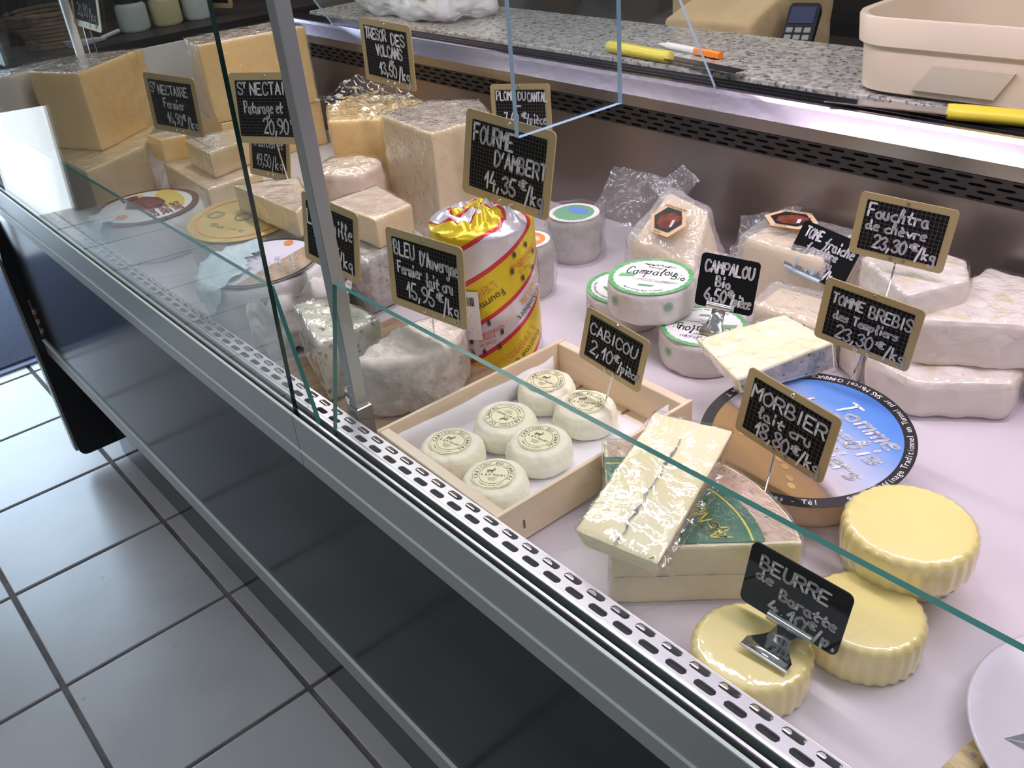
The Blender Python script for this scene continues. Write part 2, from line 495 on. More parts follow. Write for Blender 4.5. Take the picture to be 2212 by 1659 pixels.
def annulus(bm, r0, r1, z0, z1, n=64, scal=0., ns=0):
    L = []
    for k in range(n):
        t = 2 * PI * k / n; ri = r0 + (scal * math.cos(ns * t) if scal else 0)
        L.append([bm.verts.new((q * math.cos(t), q * math.sin(t), z)) for q, z in ((ri, z0), (r1, z0), (r1, z1), (ri, z1))])
    for k in range(n):
        a, b = L[k], L[(k + 1) % n]
        for i in range(4):
            j = (i + 1) % 4
            bm.faces.new((a[i], b[i], b[j], a[j]))
    bmesh.ops.recalc_face_normals(bm, faces=bm.faces[:])


# ------------------------------------------------------------------ handwriting: a small stroke alphabet (x 0-4, baseline 3, caps 9)
GL = {
 'A': "03 29 43|15 35", 'B': "03 09|~09 29 38 37 26 06|~06 26 45 44 33 13 03", 'C': "~48 39 19 07 05 13 33 44", 'D': "03 09|~09 29 47 45 23 03",
 'E': "49 09 03 43|06 36", 'F': "49 09 03|06 36", 'G': "~48 29 07 05 13 33 45 35 25", 'H': "03 09|43 49|06 46", 'I': "13 19", 'K': "03 09|49 06 43",
 'L': "09 03 43", 'M': "03 09 26 49 43", 'N': "03 09 43 49", 'O': "~29 07 05 13 33 45 47 29", 'P': "03 09|~09 39 48 47 36 06",
 'R': "03 09|~09 39 48 47 36 06|26 43", 'S': "~48 39 19 08 07 26 45 44 33 13 04", 'T': "09 49|29 23", 'U': "~09 05 13 33 45 49", 'V': "09 23 49",
 '0': "~29 07 05 13 33 45 47 29", '1': "06 29 23", '2': "~08 19 39 48 47 25 03|03 43", '3': "~08 29 48 37 26|~26 36 45 44 23 04", '4': "29 05 45|36 32",
 '5': "49 19 06|~06 26 45 44 33 13 04", '6': "~39 17 05 14 33 44 45 36 16 05", '7': "09 49 13", '8': "~26 08 19 39 48 26 05 04 23 44 45 26",
 '9': "~46 26 07 08 29 48 46 34 13", '€': "~48 29 17 15 23 43|07 37|05 35", '/': "01 39", ',': "14 02", '.': "13 14", "'": "19 07", '-': "06 36", '&': "43 08 19 28 05 13 45",
 'a': "~36 16 05 04 13 33 36|36 34 43", 'b': "~05 28 19 03|~05 16 36 35 23 03", 'c': "~36 26 05 04 13 33", 'd': "~36 16 05 04 13 34|39 34 43", 'e': "~05 35 36 16 04 13 33",
 'f': "~49 38 24 12 01|16 36", 'g': "~36 16 05 14 34 36|~36 33 31 10 01", 'h': "~05 28 19 03|~05 26 36 33", 'i': "16 13|18 19", 'k': "09 03|36 05 33",
 'l': "~05 28 19 13 23", 'm': "06 03|~05 16 26 23|~25 36 46 43", 'n': "06 03|~05 16 36 33", 'o': "~26 05 04 13 33 35 26", 'p': "06 00|~05 26 36 35 23 04",
 'q': "~36 16 05 14 34 36|36 30 41", 'r': "06 03|~05 16 36", 's': "~36 16 05 25 34 23 03", 't': "28 14 23 33|06 46", 'u': "~06 04 13 33 36|36 33", 'v': "06 23 46",
 'è': "~05 35 36 16 04 13 33|18 27", 'y': "06 14 34|~36 33 20 00", ' ': "",
}
NARROW = {'I': 2, 'i': 2, 'l': 2.2, "'": 1.6, ',': 2, '.': 1.6, '1': 2.6, ' ': 2.4, 't': 3.6, 'r': 3.2, 'c': 3.2, 'e': 3.4, 's': 3.2, 'o': 3.3, '/': 3.2}


def cat(pts, closed=False):
    out = []; n = len(pts)
    for i in range(n - 1):
        p0, p1, p2, p3 = pts[max(i - 1, 0)], pts[i], pts[i + 1], pts[min(i + 2, n - 1)]
        for k in range(4):
            t = k / 4
            out.append(tuple(.5 * ((2 * p1[j]) + (-p0[j] + p2[j]) * t + (2 * p0[j] - 5 * p1[j] + 4 * p2[j] - p3[j]) * t * t + (-p0[j] + 3 * p1[j] - 3 * p2[j] + p3[j]) * t ** 3) for j in (0, 1)))
    out.append(pts[-1]); return out


def strokes(text):
    x = 0; res = []
    for ch in text:
        g = GL.get(ch, ''); w = NARROW.get(ch, 4)
        rnd = random.Random(ord(ch) * 7 + int(x * 13))
        dy = rnd.uniform(-.25, .25); sl = rnd.uniform(-.03, .08)
        for s in (g.split('|') if g else []):
            sm = s.startswith('~'); s = s.lstrip('~')
            pts = [(int(a[0]), int(a[1]) - 3) for a in s.split()]
            pts = cat(pts) if sm and len(pts) > 2 else pts
            res.append([(x + px + sl * py, py + dy) for px, py in pts])
        x += w + 1.35
    return res, max(x - 1.35, 1)


def ribbon(bm, pts, w, y, fn=None):
    fn = fn or (lambda a, b: (a, y, b))
    for p, q in zip(pts, pts[1:]):
        d = (q[0] - p[0], q[1] - p[1]); l = math.hypot(*d)
        if l < 1e-7: continue
        nx, ny = -d[1] / l * w / 2, d[0] / l * w / 2
        bm.faces.new([bm.verts.new(fn(a, b)) for a, b in ((p[0] - nx, p[1] - ny), (q[0] - nx, q[1] - ny), (q[0] + nx, q[1] + ny), (p[0] + nx, p[1] + ny))])
    for p in pts[::1]:
        bm.faces.new([bm.verts.new(fn(p[0] + w / 2 * math.cos(k * PI / 4), p[1] + w / 2 * math.sin(k * PI / 4))) for k in range(8)])


def write(bm, text, x0, x1, y, h, w, depth=0., fn=None):
    st, tw = strokes(text); k = (x1 - x0) / tw; kh = h / 6
    for s in st: ribbon(bm, [(x0 + a * k, y + b * kh) for a, b in s], w, depth, fn)


# printed letters from the built-in font
TXT = {}


def tmesh(s, size=1.):
    if s not in TXT:
        cu = bpy.data.curves.new('t', 'FONT'); cu.body = s; cu.resolution_u = 2; cu.align_x = 'CENTER'
        o = bpy.data.objects.new('t', cu); link(o)
        dg = bpy.context.evaluated_depsgraph_get()
        me = bpy.data.meshes.new_from_object(o.evaluated_get(dg))
        TXT[s] = ([tuple(v.co) for v in me.vertices], [tuple(p.vertices) for p in me.polygons])
        bpy.data.objects.remove(o); bpy.data.curves.remove(cu); bpy.data.meshes.remove(me)
    return TXT[s]


def ptext(bm, s, size, fn):
    vs, fs = tmesh(s)
    bv = [bm.verts.new(fn(x * size, y * size)) for x, y, z in vs]
    for f in fs:
        try: bm.faces.new([bv[i] for i in f])
        except ValueError: pass


def arctext(bm, s, size, r, a0, a1, z, inward=False):
    """letters around a circle from angle a0 to a1 (radians)"""
    n = len(s)
    for i, ch in enumerate(s):
        if ch == ' ': continue
        a = a0 + (a1 - a0) * (i + .5) / n
        ca, sa = math.cos(a), math.sin(a)
        if not inward: f = lambda x, y: (ca * (r + y) + sa * x, sa * (r + y) - ca * x, z)
        else: f = lambda x, y: (ca * (r - y) - sa * x, sa * (r - y) + ca * x, z)
        ptext(bm, ch, size, f)


for s_ in list("ABCDEILMNOPRTUYG&.Ffagerdinluspthm1570-éSHmv' qkcou") : tmesh(s_)


# ================================================================== THE SETTING
def struct(o): o['kind'] = 'structure'; return o


bm = NB(); box(bm, -5.2, 3.2, -3.4, 3.3, FLOOR - .1, FLOOR - .004)
floor = struct(obj('floor', bm, 'grout', smooth=0))
T = .3390; G = .0098
tb = NB(); box(tb, G / 2, T - G / 2, G / 2, T - G / 2, -.008, 0); bev(tb, .0018, 2)
tile0 = None
for i in range(-9, 5):
    for j in range(-6, 2):
        x = -2.178 + i * T + .0; y = .3765 + j * T
        if tile0 is None:
            tile0 = obj('tile', tb, 'tile', floor, (x, y, FLOOR), smooth=0); o = tile0
        else:
            o = tile0.copy(); link(o); o.location = (x, y, FLOOR); o.parent = floor
        o.rotation_euler = (random.uniform(-.001, .001), random.uniform(-.001, .001), 0)
# walls
bm = NB()
XW = -4.42
box(bm, XW - .12, XW, -3.4, -.42, FLOOR, 2.1); box(bm, XW - .12, XW, .80, 3.3, FLOOR, 2.1); box(bm, XW - .12, XW, -.42, .80, 1.45, 2.1)
struct(obj('wall_left', bm, 'wall_dark', smooth=0))
bm = NB(); box(bm, -4.54, 3.2, 3.18, 3.3, FLOOR, 2.1)
struct(obj('wall_back', bm, 'wall_dark', smooth=0))
# shop door: frame and daylight pane
d = NB(); box(d, XW - .09, XW - .05, -.06, .78, FLOOR + .005, 1.44); box(d, XW - .09, XW - .05, -.40, -.12, FLOOR + .005, -.24, 1)
door = struct(obj('door_1', d, ['daylight', 'daylight_low'], smooth=0))
f = NB()
box(f, XW - .05, XW, -.42, -.38, FLOOR, 1.45); box(f, XW - .05, XW, .76, .80, FLOOR, 1.45)
box(f, XW - .05, XW, -.38, .76, 1.40, 1.45); box(f, XW - .05, XW, -.12, -.06, FLOOR, 1.40); box(f, XW - .05, XW - .01, -.38, -.12, -.24, 1.40)
obj('door_frame', f, 'dark_plastic', door, smooth=0)
# entrance mat
m = thing('door_mat', 'dark blue grey ribbed entrance mat on the tiles beyond the case end', 'mat', (-3.4, .21, FLOOR))
bm = NB(); box(bm, -.46, .46, -.36, .36, 0, .012); bev(bm, .003, 1); refine(bm, .03, 5); rough(bm, .002, 60, 1, 0)
obj('pile', bm, 'mat', m)
bm = NB(); box(bm, -.49, .49, -.39, .39, 0, .006); bev(bm, .002, 1)
obj('rubber_border', bm, 'mat_edge', m)

# ================================================================== THE REFRIGERATED CASE
XA, XB, XS = -2.20, .32, -.827
case = thing('display_case', 'long refrigerated cheese display case with black glossy front and aluminium trim', 'display case', (0, 0, FLOOR))
CZ = -FLOOR


def cpart(name, bm, mats, smooth=35, sub=None):
    """case geometry is given in deck coordinates"""
    o = obj(name, bm, mats, sub or case, (0, 0, CZ) if sub is None else (0, 0, 0), smooth=smooth)
    return o


bm = NB(); box(bm, XA, XB, .338, .36, -.37, -.012); cpart('front_panel', bm, 'panel_black', 0)
bm = NB(); box(bm, XA, XB, .335, .362, -.388, -.348); bev(bm, .0025, 2); rl = cpart('lower_rail', bm, 'alu')
bm = NB(); box(bm, XA, XB, .3342, .338, -.3505, -.3472); cpart('rail_highlight', bm, 'trim_light', 0, rl)  # highlight along the rail's top edge, painted as a pale strip
bm = NB(); box(bm, XA, XB, .416, .44, FLOOR, -.38); cpart('toe_kick', bm, 'kick', 0)
bm = NB(); box(bm, XA, XB, .36, 1.085, -.38, -.34); cpart('underside', bm, 'black', 0)
PROF = [(.335, -.013), (.335, .0575), (.3362, .059), (.338, .059), (.338, .03), (.344, .03), (.344, .058), (.347, .058), (.347, .045),
        (.3545, .045), (.3545, .0575), (.357, .0575), (.357, -.013)]
for a, b in ((XA, XS - .0006), (XS + .0006, XB)):
    bm = NB(); extr(bm, PROF, a, b); p = cpart('bumper_profile', bm, 'alu', 20)
    bm = NB(); box(bm, a, b, .3338, .336, .0085, .0118); cpart('trim_line', bm, 'trim_light', 0, p)
    bm = NB(); box(bm, a, b, .3345, .3375, .0578, .0595); cpart('top_highlight', bm, 'trim_light', 0, p)  # light catching the top bevel, put in as a pale strip
    for y in (.3438, .3546):
        bm = NB(); box(bm, a, b, y, y + .0026, .0568, .0588); cpart('channel_lip', bm, 'lip_light', 0, p)


def cellgrid(bm, place, L, Hh, hl, hw, nx, rows, n=20):
    """perforated sheet: nx cells of length L, rows of height Hh (list of x shifts); stadium holes hl x hw; place(u,v)->point"""
    tc = math.atan2(Hh / 2, L / 2)
    angs = sorted([2 * PI * k / n + .01 for k in range(n)] + [tc, PI - tc, PI + tc, 2 * PI - tc])

    def stad(a):
        c, s = math.cos(a), math.sin(a); r = hw / 2; e = hl / 2 - r
        # ray / stadium
        if abs(s) > 1e-6 and abs(c / s) * r <= e: return (c / abs(s) * r, math.copysign(r, s))
        cx = math.copysign(e, c); b = -c * cx; cc = cx * cx - r * r
        t = -b + math.sqrt(max(b * b - cc, 0)); return (c * t, s * t)

    def rect(a):
        c, s = math.cos(a), math.sin(a)
        t = min((L / 2) / abs(c) if abs(c) > 1e-9 else 1e9, (Hh / 2) / abs(s) if abs(s) > 1e-9 else 1e9); return (c * t, s * t)
    hp = [stad(a) for a in angs]; rp = [rect(a) for a in angs]
    for j, sh in enumerate(rows):
        for i in range(nx):
            cu = (i + .5) * L + sh; cv = (j + .5) * Hh
            A = [bm.verts.new(place(cu + u, cv + v)) for u, v in hp]; B = [bm.verts.new(place(cu + u, cv + v)) for u, v in rp]
            for k in range(len(angs)):
                k2 = (k + 1) % len(angs); bm.faces.new((A[k], B[k], B[k2], A[k2]))
    bmesh.ops.remove_doubles(bm, verts=bm.verts[:], dist=1e-5)
    bmesh.ops.recalc_face_normals(bm, faces=bm.faces[:])


# front air grille: perforated steel, folded down behind
PITCH = .0272
nx = int((XB - XA) / PITCH) - 1
bm = NB()
cellgrid(bm, lambda u, v: (XA + .012 + u, .3605 + v, .0555 - v * .12), PITCH, .0118, .0192, .0074, nx, [0, PITCH / 2])
g = cpart('air_grille', bm, 'steel_perf', 0); md = g.modifiers.new('s', 'SOLIDIFY'); md.thickness = .0012
bm = NB(); cellgrid(bm, lambda u, v: (XA + .012 + u, .3842 + v * .05, .0527 - v), PITCH, .0118, .0185, .0062, nx, [0])
bm2 = bm
x0, x1 = XA, XB
f_ = bm2.faces.new([bm2.verts.new(p) for p in ((x0, .3848, .0409), (x1, .3848, .0409), (x1, .386, 0), (x0, .386, 0))])
o = cpart('grille_fold', bm2, 'steel_perf', 0); md = o.modifiers.new('s', 'SOLIDIFY'); md.thickness = .0012
bm = NB(); box(bm, XA, XB, .357, .3605, .048, .0562); cpart('grille_edge', bm, 'alu', 0)
bm = NB(); box(bm, XA, XB, .357, .384, .012, .016); cpart('grille_tray', bm, 'vent_dark', 0)
# deck, walls
bm = NB(); box(bm, XA, XB, .386, 1.083, -.02, 0); cpart('deck', bm, 'deck', 0)
bm = NB(); box(bm, XA, XB, 1.08, 1.10, -.02, .174); cpart('rear_wall', bm, 'steel_dark', 0)
bm = NB(); box(bm, XA, XB, 1.094, 1.10, .172, .208); cpart('vent_void', bm, 'black', 0)
bm = NB(); nv = int((XB - XA) / .034) - 1
cellgrid(bm, lambda u, v: (XA + .01 + u, 1.0795, .1735 + v), .034, .0078, .024, .0038, nv, [0, .012, .0, .017])
o = cpart('rear_vent', bm, 'vent_dark', 0); md = o.modifiers.new('s', 'SOLIDIFY'); md.thickness = .0012
bm = NB(); extr(bm, [(1.079, .2055), (1.0785, .223), (1.10, .223), (1.10, .2055)], XA, XB); cpart('rear_band', bm, 'steel_mid', 20)
bm = NB(); extr(bm, [(1.0785, .223), (1.0975, .242), (1.0985, .2405), (1.104, .2465), (1.112, .2468), (1.112, .223)], XA, XB); cpart('rear_ledge', bm, 'steel_strip', 12)
bm = NB(); box(bm, XA, XB, 1.112, 1.168, .20, .2385)
for y in (1.126, 1.142, 1.155): box(bm, XA, XB, y, y + .003, .2385, .246)
cpart('door_track', bm, 'dark_plastic', 0)
# end panels
bm = NB()
out = [(.316, -.16), (.318, -.655), (.3195, -.668), (.3245, -.677), (.332, -.682), (.342, -.683), (.47, -.683), (.50, -.38), (1.10, -.38), (1.10, .06), (.345, .06)]
extr(bm, out, XA - .022, XA); cpart('end_panel', bm, 'endpanel', 20)
bm = NB(); box(bm, XA - .024, XA + .004, .311, .317, -.66, .0); cpart('end_panel_edge', bm, 'steel_mid', 0)
bm = NB(); box(bm, XA, XA + .012, .40, 1.08, 0, .235); cpart('inner_side_wall', bm, 'inner_white', 0)
bm = NB(); box(bm, XA + .006, XA + .016, .3355, .338, -.335, -.24); pl = cpart('maker_plate', bm, 'label_maroon', 0)
bm = NB()
for z in (-.325, -.3, -.275): box(bm, XA + .0165, XA + .018, .3345, .3375, z, z + .012)
cpart('plate_lettering', bm, 'alu_bright', 0, pl)
# right-hand end of the case
bm = NB(); box(bm, XB, XB + .025, .32, 1.10, -.66, .24); cpart('end_panel', bm, 'endpanel', 0)


def pane(name, x0, x1, yb, zb, yt, zt, th, em='glass_edge', xt=None):
    bm = NB(); x2 = xt or x1
    fs = hexa(bm, [(x0, yb, zb), (x1, yb, zb), (x1, yb + th, zb), (x0, yb + th, zb)], [(x0, yt, zt), (x2, yt, zt), (x2, yt + th, zt), (x0, yt + th, zt)])
    for i, f in enumerate(fs): f.material_index = 0 if i in (2, 4) else 1
    return cpart(name, bm, ['glass', em], 0)


pane('front_glass', XA + .002, XS - .001, .3385, .032, .361, .78, .005, 'glass_edge_dark')
pane('low_glass', -2.19, -.790, .3480, .047, .3605, .196, .005, xt=-.862)
pane('low_glass', -.763, XB - .01, .3485, .047, .3850, .222, .005)
# support post
bm = NB(); box(bm, -.793, -.777, .3905, .4065, .0, .78); bev(bm, .0008, 1); post = cpart('support_post', bm, 'alu', 30)
bm = NB(); box(bm, -.797, -.773, .3885, .4085, .0, .062); bev(bm, .001, 1); cpart('post_foot', bm, 'steel_mid', 30, post)
for z in (.072, .085):
    bm = NB(); tube(bm, [(-.787, .391, z), (-.787, .3865, z)], .004, 10); cpart('bolt', bm, 'chrome', 30, post)
# canopy glass with its lamp rails (above the picture)
bm = NB(); box(bm, XA, XB, .36, .98, .78, .788); cpart('canopy_glass', bm, 'glass', 0)
for a, b in ((-2.08, -1.32), (-1.26, -.54), (-.48, .24)):
    bm = NB(); box(bm, a, b, .775, .825, .803, .83); cpart('lamp_housing', bm, 'alu', 0)


# rear sliding doors leaning inwards
def rear(x0, x1, yb):
    bm = NB()
    fs = hexa(bm, [(x0, yb, .236), (x1, yb, .236), (x1, yb + .005, .236), (x0, yb + .005, .236)], [(x0, yb - .34, .78), (x1, yb - .34, .78), (x1, yb - .335, .78), (x0, yb - .335, .78)])
    for i, f in enumerate(fs): f.material_index = 0 if i in (2, 4) else 1
    cpart('rear_glass_door', bm, ['glass', 'acrylic_edge'], 0)


rear(-1.95, -.857, 1.117)
# left end glass with a pale edge
bm = NB()
fs = hexa(bm, [(XA + .002, .45, .237), (XA + .007, .45, .237), (XA + .007, .64, .237), (XA + .002, .64, .237)], [(XA + .002, .45, .78), (XA + .007, .45, .78), (XA + .007, .66, .78), (XA + .002, .66, .78)])
for i, f in enumerate(fs): f.material_index = 0 if i in (3, 5) else 1
cpart('end_glass', bm, ['glass', 'acrylic_edge'], 0)
bm = NB(); box(bm, XA + .004, XA + .018, .610, .626, .235, .78); bev(bm, .001, 1); cpart('end_post', bm, 'white_plastic')
# hanging acrylic divider
bm = NB(); fs = box(bm, -.6635, -.6575, .556, .70, .345, .78)
for i, f in enumerate(fs): f.material_index = 0 if i in (3, 5) else 1
cpart('acrylic_divider', bm, ['acrylic', 'acrylic_edge'], 0)

# granite worktop behind
bm = NB(); box(bm, -2.15, .6, 1.168, 1.42, .205, .25); bev(bm, .003, 2)
tag(obj('granite_worktop', bm, 'granite', smooth=30), 'grey speckled polished granite worktop behind the glass case', 'worktop')
bm = NB(); box(bm, -2.12, .58, 1.17, 1.40, FLOOR, .205)
tag(obj('counter_base', bm, 'cabinet_dark', smooth=0), 'dark base cabinet carrying the granite worktop', 'cabinet')


# ================================================================== PRICE SIGNS
def sign(label, pos, ang, w, h, lines, style='gold', pick=None, pickx=0., wt=.0021, chalk='chalk', group=None, grid=True):
    """pos = centre of the board; ang = yaw, lean, roll in degrees; lines: (text, x0, x1, baseline, cap height) as fractions of the board"""
    R = Matrix.Rotation(math.radians(ang[0]), 4, 'Z') @ Matrix.Rotation(math.radians(ang[1]), 4, 'X') @ Matrix.Rotation(math.radians(ang[2]), 4, 'Y')
    base = Vector(pos)
    t = thing('price_sign', label, 'price sign', base, R.to_euler(), group)
    if style == 'gold':
        bm = NB(); slab(bm, rrect(w, h, w * .05), -.0009, .0009); fr = obj('frame', bm, 'gold_frame', t, smooth=30)
        bm = NB(); slab(bm, rrect(w * .835, h * .79, w * .006, 1), -.0014, .0)
        obj('board', bm, 'slate_grid' if grid else 'slate', t, smooth=30)
        for gx, gz in ((0, h * .45), (-w * .045, -h * .45), (w * .09, -h * .45)):
            bm = NB(); n = 14
            vs = [[bm.verts.new(((rr) * math.cos(2 * PI * k / n) + gx, yy, rr * math.sin(2 * PI * k / n) + gz)) for k in range(n)] for rr, yy in ((.0009, -.001), (.0013, -.0019), (.0021, -.0019), (.0025, -.0009))]
            for a, b in zip(vs, vs[1:]):
                for k in range(n): bm.faces.new((a[k], a[(k + 1) % n], b[(k + 1) % n], b[k]))
            obj('eyelet', bm, 'chrome', t)
    else:
        bm = NB(); slab(bm, rrect(w, h, w * .07), -.001, .001); obj('board', bm, 'slate', t, smooth=30)
    bm = NB()
    for tx, x0, x1, y, ch in lines:
        write(bm, tx, (x0 - .5) * w, (x1 - .5) * w, (y - .5) * h, ch * h, wt * 1.12, -.0017)
    obj('lettering', bm, chalk, t, smooth=0)
    if pick:
        Mi = (Matrix.Translation(base) @ R).inverted()
        e = Mi @ Vector(pick); bm = NB()
        tube(bm, [(pickx, .002, -h * .40), (pickx, .003, -h * .5), tuple(e)], .0011, 8); obj('pick', bm, 'chrome', t)
    return t


def clip(t, w, h, cx, drop, hw=.015, fwd=.014):
    """bulldog clip gripping the lower edge of a sign; its jaws reach drop below and fwd in front of the edge"""
    z = -h / 2
    bm = NB(); tube(bm, [(cx - hw, -.002, z + .004), (cx + hw, -.002, z + .004)], .0048, 16)
    roll = obj('clip_roll', bm, 'chrome', t, smooth=60)
    for s, y1, z1 in ((-1, -fwd, z - drop), (1, min(-fwd * .45, .010 - fwd * .5), z - drop - .004)):
        bm = NB(); y0 = -.004 if s < 0 else .003
        L = [(.46, 0.), (.46, .38), (.62, .55), (1.02, .78), (1.04, 1.)]
        rows = [[bm.verts.new((cx + sg * hw * f, y0 + (y1 - y0) * u, z + .001 + (z1 - z - .001) * u - s * .0025 * math.sin(u * PI))) for sg in (-1, 1)] for f, u in L]
        for a, b in zip(rows, rows[1:]): bm.faces.new((a[0], a[1], b[1], b[0]))
        o = obj('clip_jaw', bm, 'chrome', t, smooth=30)
        md = o.modifiers.new('s', 'SOLIDIFY'); md.thickness = .001; md.offset = 0
    bm = NB(); tube(bm, [(cx - hw * 1.04, -fwd, z - drop), (cx + hw * 1.04, -fwd, z - drop)], .0014, 8)
    obj('clip_lip', bm, 'chrome', t, smooth=60)
    return roll


PG = 'gold framed chalk price signs'
sign('gold framed slate sign reading MORBIER lait cru', (-.380, .618, .109), (-3, -5.4, 6.5), .103, .073,
     [('MORBIER', .10, .90, .62, .19), ('lait cru', .22, .80, .40, .15), ('18,80', .22, .60, .12, .21), ('€', .63, .71, .2, .11), ('/kg', .72, .95, .12, .18)], pick=(-.368, .571, .05), pickx=-.004)
sign('gold framed slate sign reading CABICOU above the little goat cheeses', (-.600, .619, .106), (1.5, -7.5, 7.9), .091, .065,
     [('CABICOU', .12, .86, .58, .19), ('2,10', .17, .52, .22, .23), ('€', .55, .63, .33, .12), ('/pièce', .64, .95, .2, .17)], pick=(-.610, .612, .028), pickx=.004, wt=.0019)
sign('gold framed slate sign reading TOMME BREBIS des Templiers', (-.397, .778, .143), (7, 1.7, 6.6), .102, .073,
     [('TOMME', .11, .43, .66, .15), ('BREBIS', .50, .92, .62, .18), ('des Templiers', .16, .82, .42, .13), ('23,30', .22, .60, .13, .20), ('€', .64, .72, .22, .1), ('/kg', .74, .95, .12, .18)], pick=(-.417, .800, .06), pickx=.003, wt=.0019)
sign('gold framed slate sign reading Fouchtra de chèvre', (-.438, .906, .190), (15, -1.1, 4.9), .102, .073,
     [('Fouchtra', .12, .74, .65, .2), ('de chèvre', .13, .75, .45, .15), ('23,30', .24, .58, .17, .2), ('€', .62, .70, .27, .1), ('/kg', .70, .90, .16, .18)], pick=(-.426, .868, .13), pickx=.001, wt=.0022)
sign('large gold framed slate sign reading FOURME D AMBERT', (-.827, .677, .254), (5.7, -9, 3.8), .147, .105,
     [('FOURME', .11, .56, .66, .19), ("D'AMBERT", .37, .94, .44, .17), ('14,35', .27, .62, .16, .19), ('€', .66, .74, .27, .1), ('/kg', .74, .94, .13, .2)], pick=(-.829, .669, .17), pickx=-.008, wt=.0028, chalk='chalk_dim')
sign('large gold framed slate sign reading BLEU D Auvergne Fermier lait cru', (-.814, .530, .161), (4, -5.8, -2), .138, .098,
     [('BLEU', .11, .38, .69, .17), ("D'Auvergne", .46, .93, .64, .17), ('Fermier', .14, .46, .46, .14), ('lait cru', .52, .86, .40, .15), ('15,95', .24, .60, .17, .2), ('€', .64, .72, .26, .1), ('/kg', .72, .92, .13, .19)], pick=(-.812, .529, .075), pickx=.003, wt=.0024)
sign('gold framed slate sign reading Laqueuille half hidden by the post', (-1.008, .519, .164), (2, -8, 1.6), .131, .094,
     [('Laqueuille', .10, .90, .58, .2), ('-', .48, .56, .25, .15), ('€', .58, .66, .30, .11), ('/kg', .66, .90, .16, .2)], pick=(-1.04, .56, .06), pickx=-.02, wt=.0024)
sign('large gold framed slate sign reading ST NECTAIRE Paturage et, crossed by the post', (-1.320, .618, .261), (21.2, -11.4, -2.7), .147, .105,
     [('S', .12, .18, .70, .16), ('T', .19, .23, .79, .07), ('NECTAIRE', .29, .92, .70, .16), ('Paturage et', .18, .70, .44, .16), ('20,90', .42, .75, .15, .2), ('€', .79, .87, .26, .1)], pick=(-1.330, .632, .12), pickx=.006, wt=.0024, chalk='chalk_dim')
sign('gold framed slate sign reading ST NECTAIRE Fermier by the large blocks', (-1.705, .615, .212), (14.7, -3.3, 1.1), .147, .105,
     [('S', .11, .17, .68, .16), ('T', .18, .22, .77, .07), ('NECTAIRE', .26, .82, .67, .15), ('Fermier', .32, .72, .44, .15), ('16,90', .34, .62, .17, .18), ('€', .64, .70, .26, .09), ('/kg', .72, .93, .13, .19)], pick=(-1.70, .68, .10), pickx=.01, wt=.0026, chalk='chalk_dim')
sign('gold framed slate sign reading TRESOR DES VOLCANS on the tall wedge', (-1.307, .838, .300), (1, -1.3, 1.4), .142, .101,
     [('TRESOR', .11, .52, .70, .16), ('DES', .62, .87, .67, .16), ('VOLCANS', .30, .80, .46, .16), ('13,50', .33, .66, .17, .18), ('€', .55, .62, .33, .08), ('/kg', .70, .92, .14, .2)], pick=(-1.300, .842, .18), pickx=.01, wt=.003)
sign('small gold framed slate sign reading PLOMB DU CANTAL', (-.998, .851, .250), (11.4, -7.5, -5.3), .107, .076,
     [('PLOMB', .11, .42, .71, .16), ('DU', .48, .60, .71, .14), ('CANTAL', .64, .95, .69, .15), ('-', .44, .54, .55, .1), ('7,40', .22, .46, .29, .18), ('€', .52, .60, .38, .1), ('/pièce', .60, .92, .28, .17)], pick=(-.955, .81, .06), pickx=.01, wt=.0018)
sign('gold framed slate sign reading Tradition et, behind the ST NECTAIRE Paturage sign', (-1.452, .666, .167), (-.6, -14, -6), .15, .108,
     [('Tradition et', .12, .86, .48, .13), ('19,50', .2, .55, .18, .18), ('/kg', .58, .85, .15, .19)], pick=(-1.44, .70, .07), wt=.0022, chalk='chalk_dim')
sign('gold framed slate sign reading SALERS on the big golden block', (-2.085, .630, .372), (-.6, -10, .8), .17, .122,
     [('SALERS', .14, .78, .58, .16), ('20,90', .22, .6, .2, .18), ('/kg', .62, .88, .15, .18)], pick=(-2.055, .615, .24), pickx=.0, wt=.003, chalk='chalk_dim')
sign('gold framed slate sign reading 14 euro above the far shelf', (-3.05, 1.30, .245), (27.8, -1.5, 2.6), .20, .14,
     [('14,', .3, .55, .2, .3), ('€', .68, .8, .25, .25)], pick=(-3.05, 1.31, .13), wt=.005)
t = sign('plain black card sign reading BEURRE de Baratte in a metal clip', (-.269, .474, .069), (4, -7.6, 3.9), .087, .061,
         [('BEURRE', .13, .80, .68, .19), ('de', .12, .28, .50, .15), ('Baratte', .38, .93, .37, .16), ('4,10', .30, .66, .11, .18), ('€', .69, .76, .22, .09), ('/p.', .77, .97, .08, .18)], style='black', wt=.0021, chalk='chalk_dim')
clip(t, .087, .061, .004, .004, .0195, .040)
t = sign('plain black card sign reading CAMPALOU Bio in a metal clip', (-.596, .812, .114), (16, -14.8, 1.6), .073, .065,
         [('CAMPALOU', .10, .92, .68, .2), ('Bio', .32, .56, .43, .18), ('6,50', .16, .52, .15, .22), ('€', .56, .63, .27, .12), ('/pièce', .62, .95, .13, .2)], style='black', wt=.0024)
clip(t, .073, .065, -.004, .034, .0155, .014)
t = sign('plain black card sign reading TOME fraiche fermière in a clear plastic foot', (-.569, .973, .103), (.9, -29.7, 7.3), .088, .064,
         [('TOME', .10, .38, .72, .19), ('fraiche', .46, .95, .64, .2), ('fermière', .22, .74, .47, .16), ('lait cru', .30, .72, .30, .14), ('6,50', .30, .55, .11, .17), ('€/k', .60, .8, .12, .15)], style='black', wt=.0022)
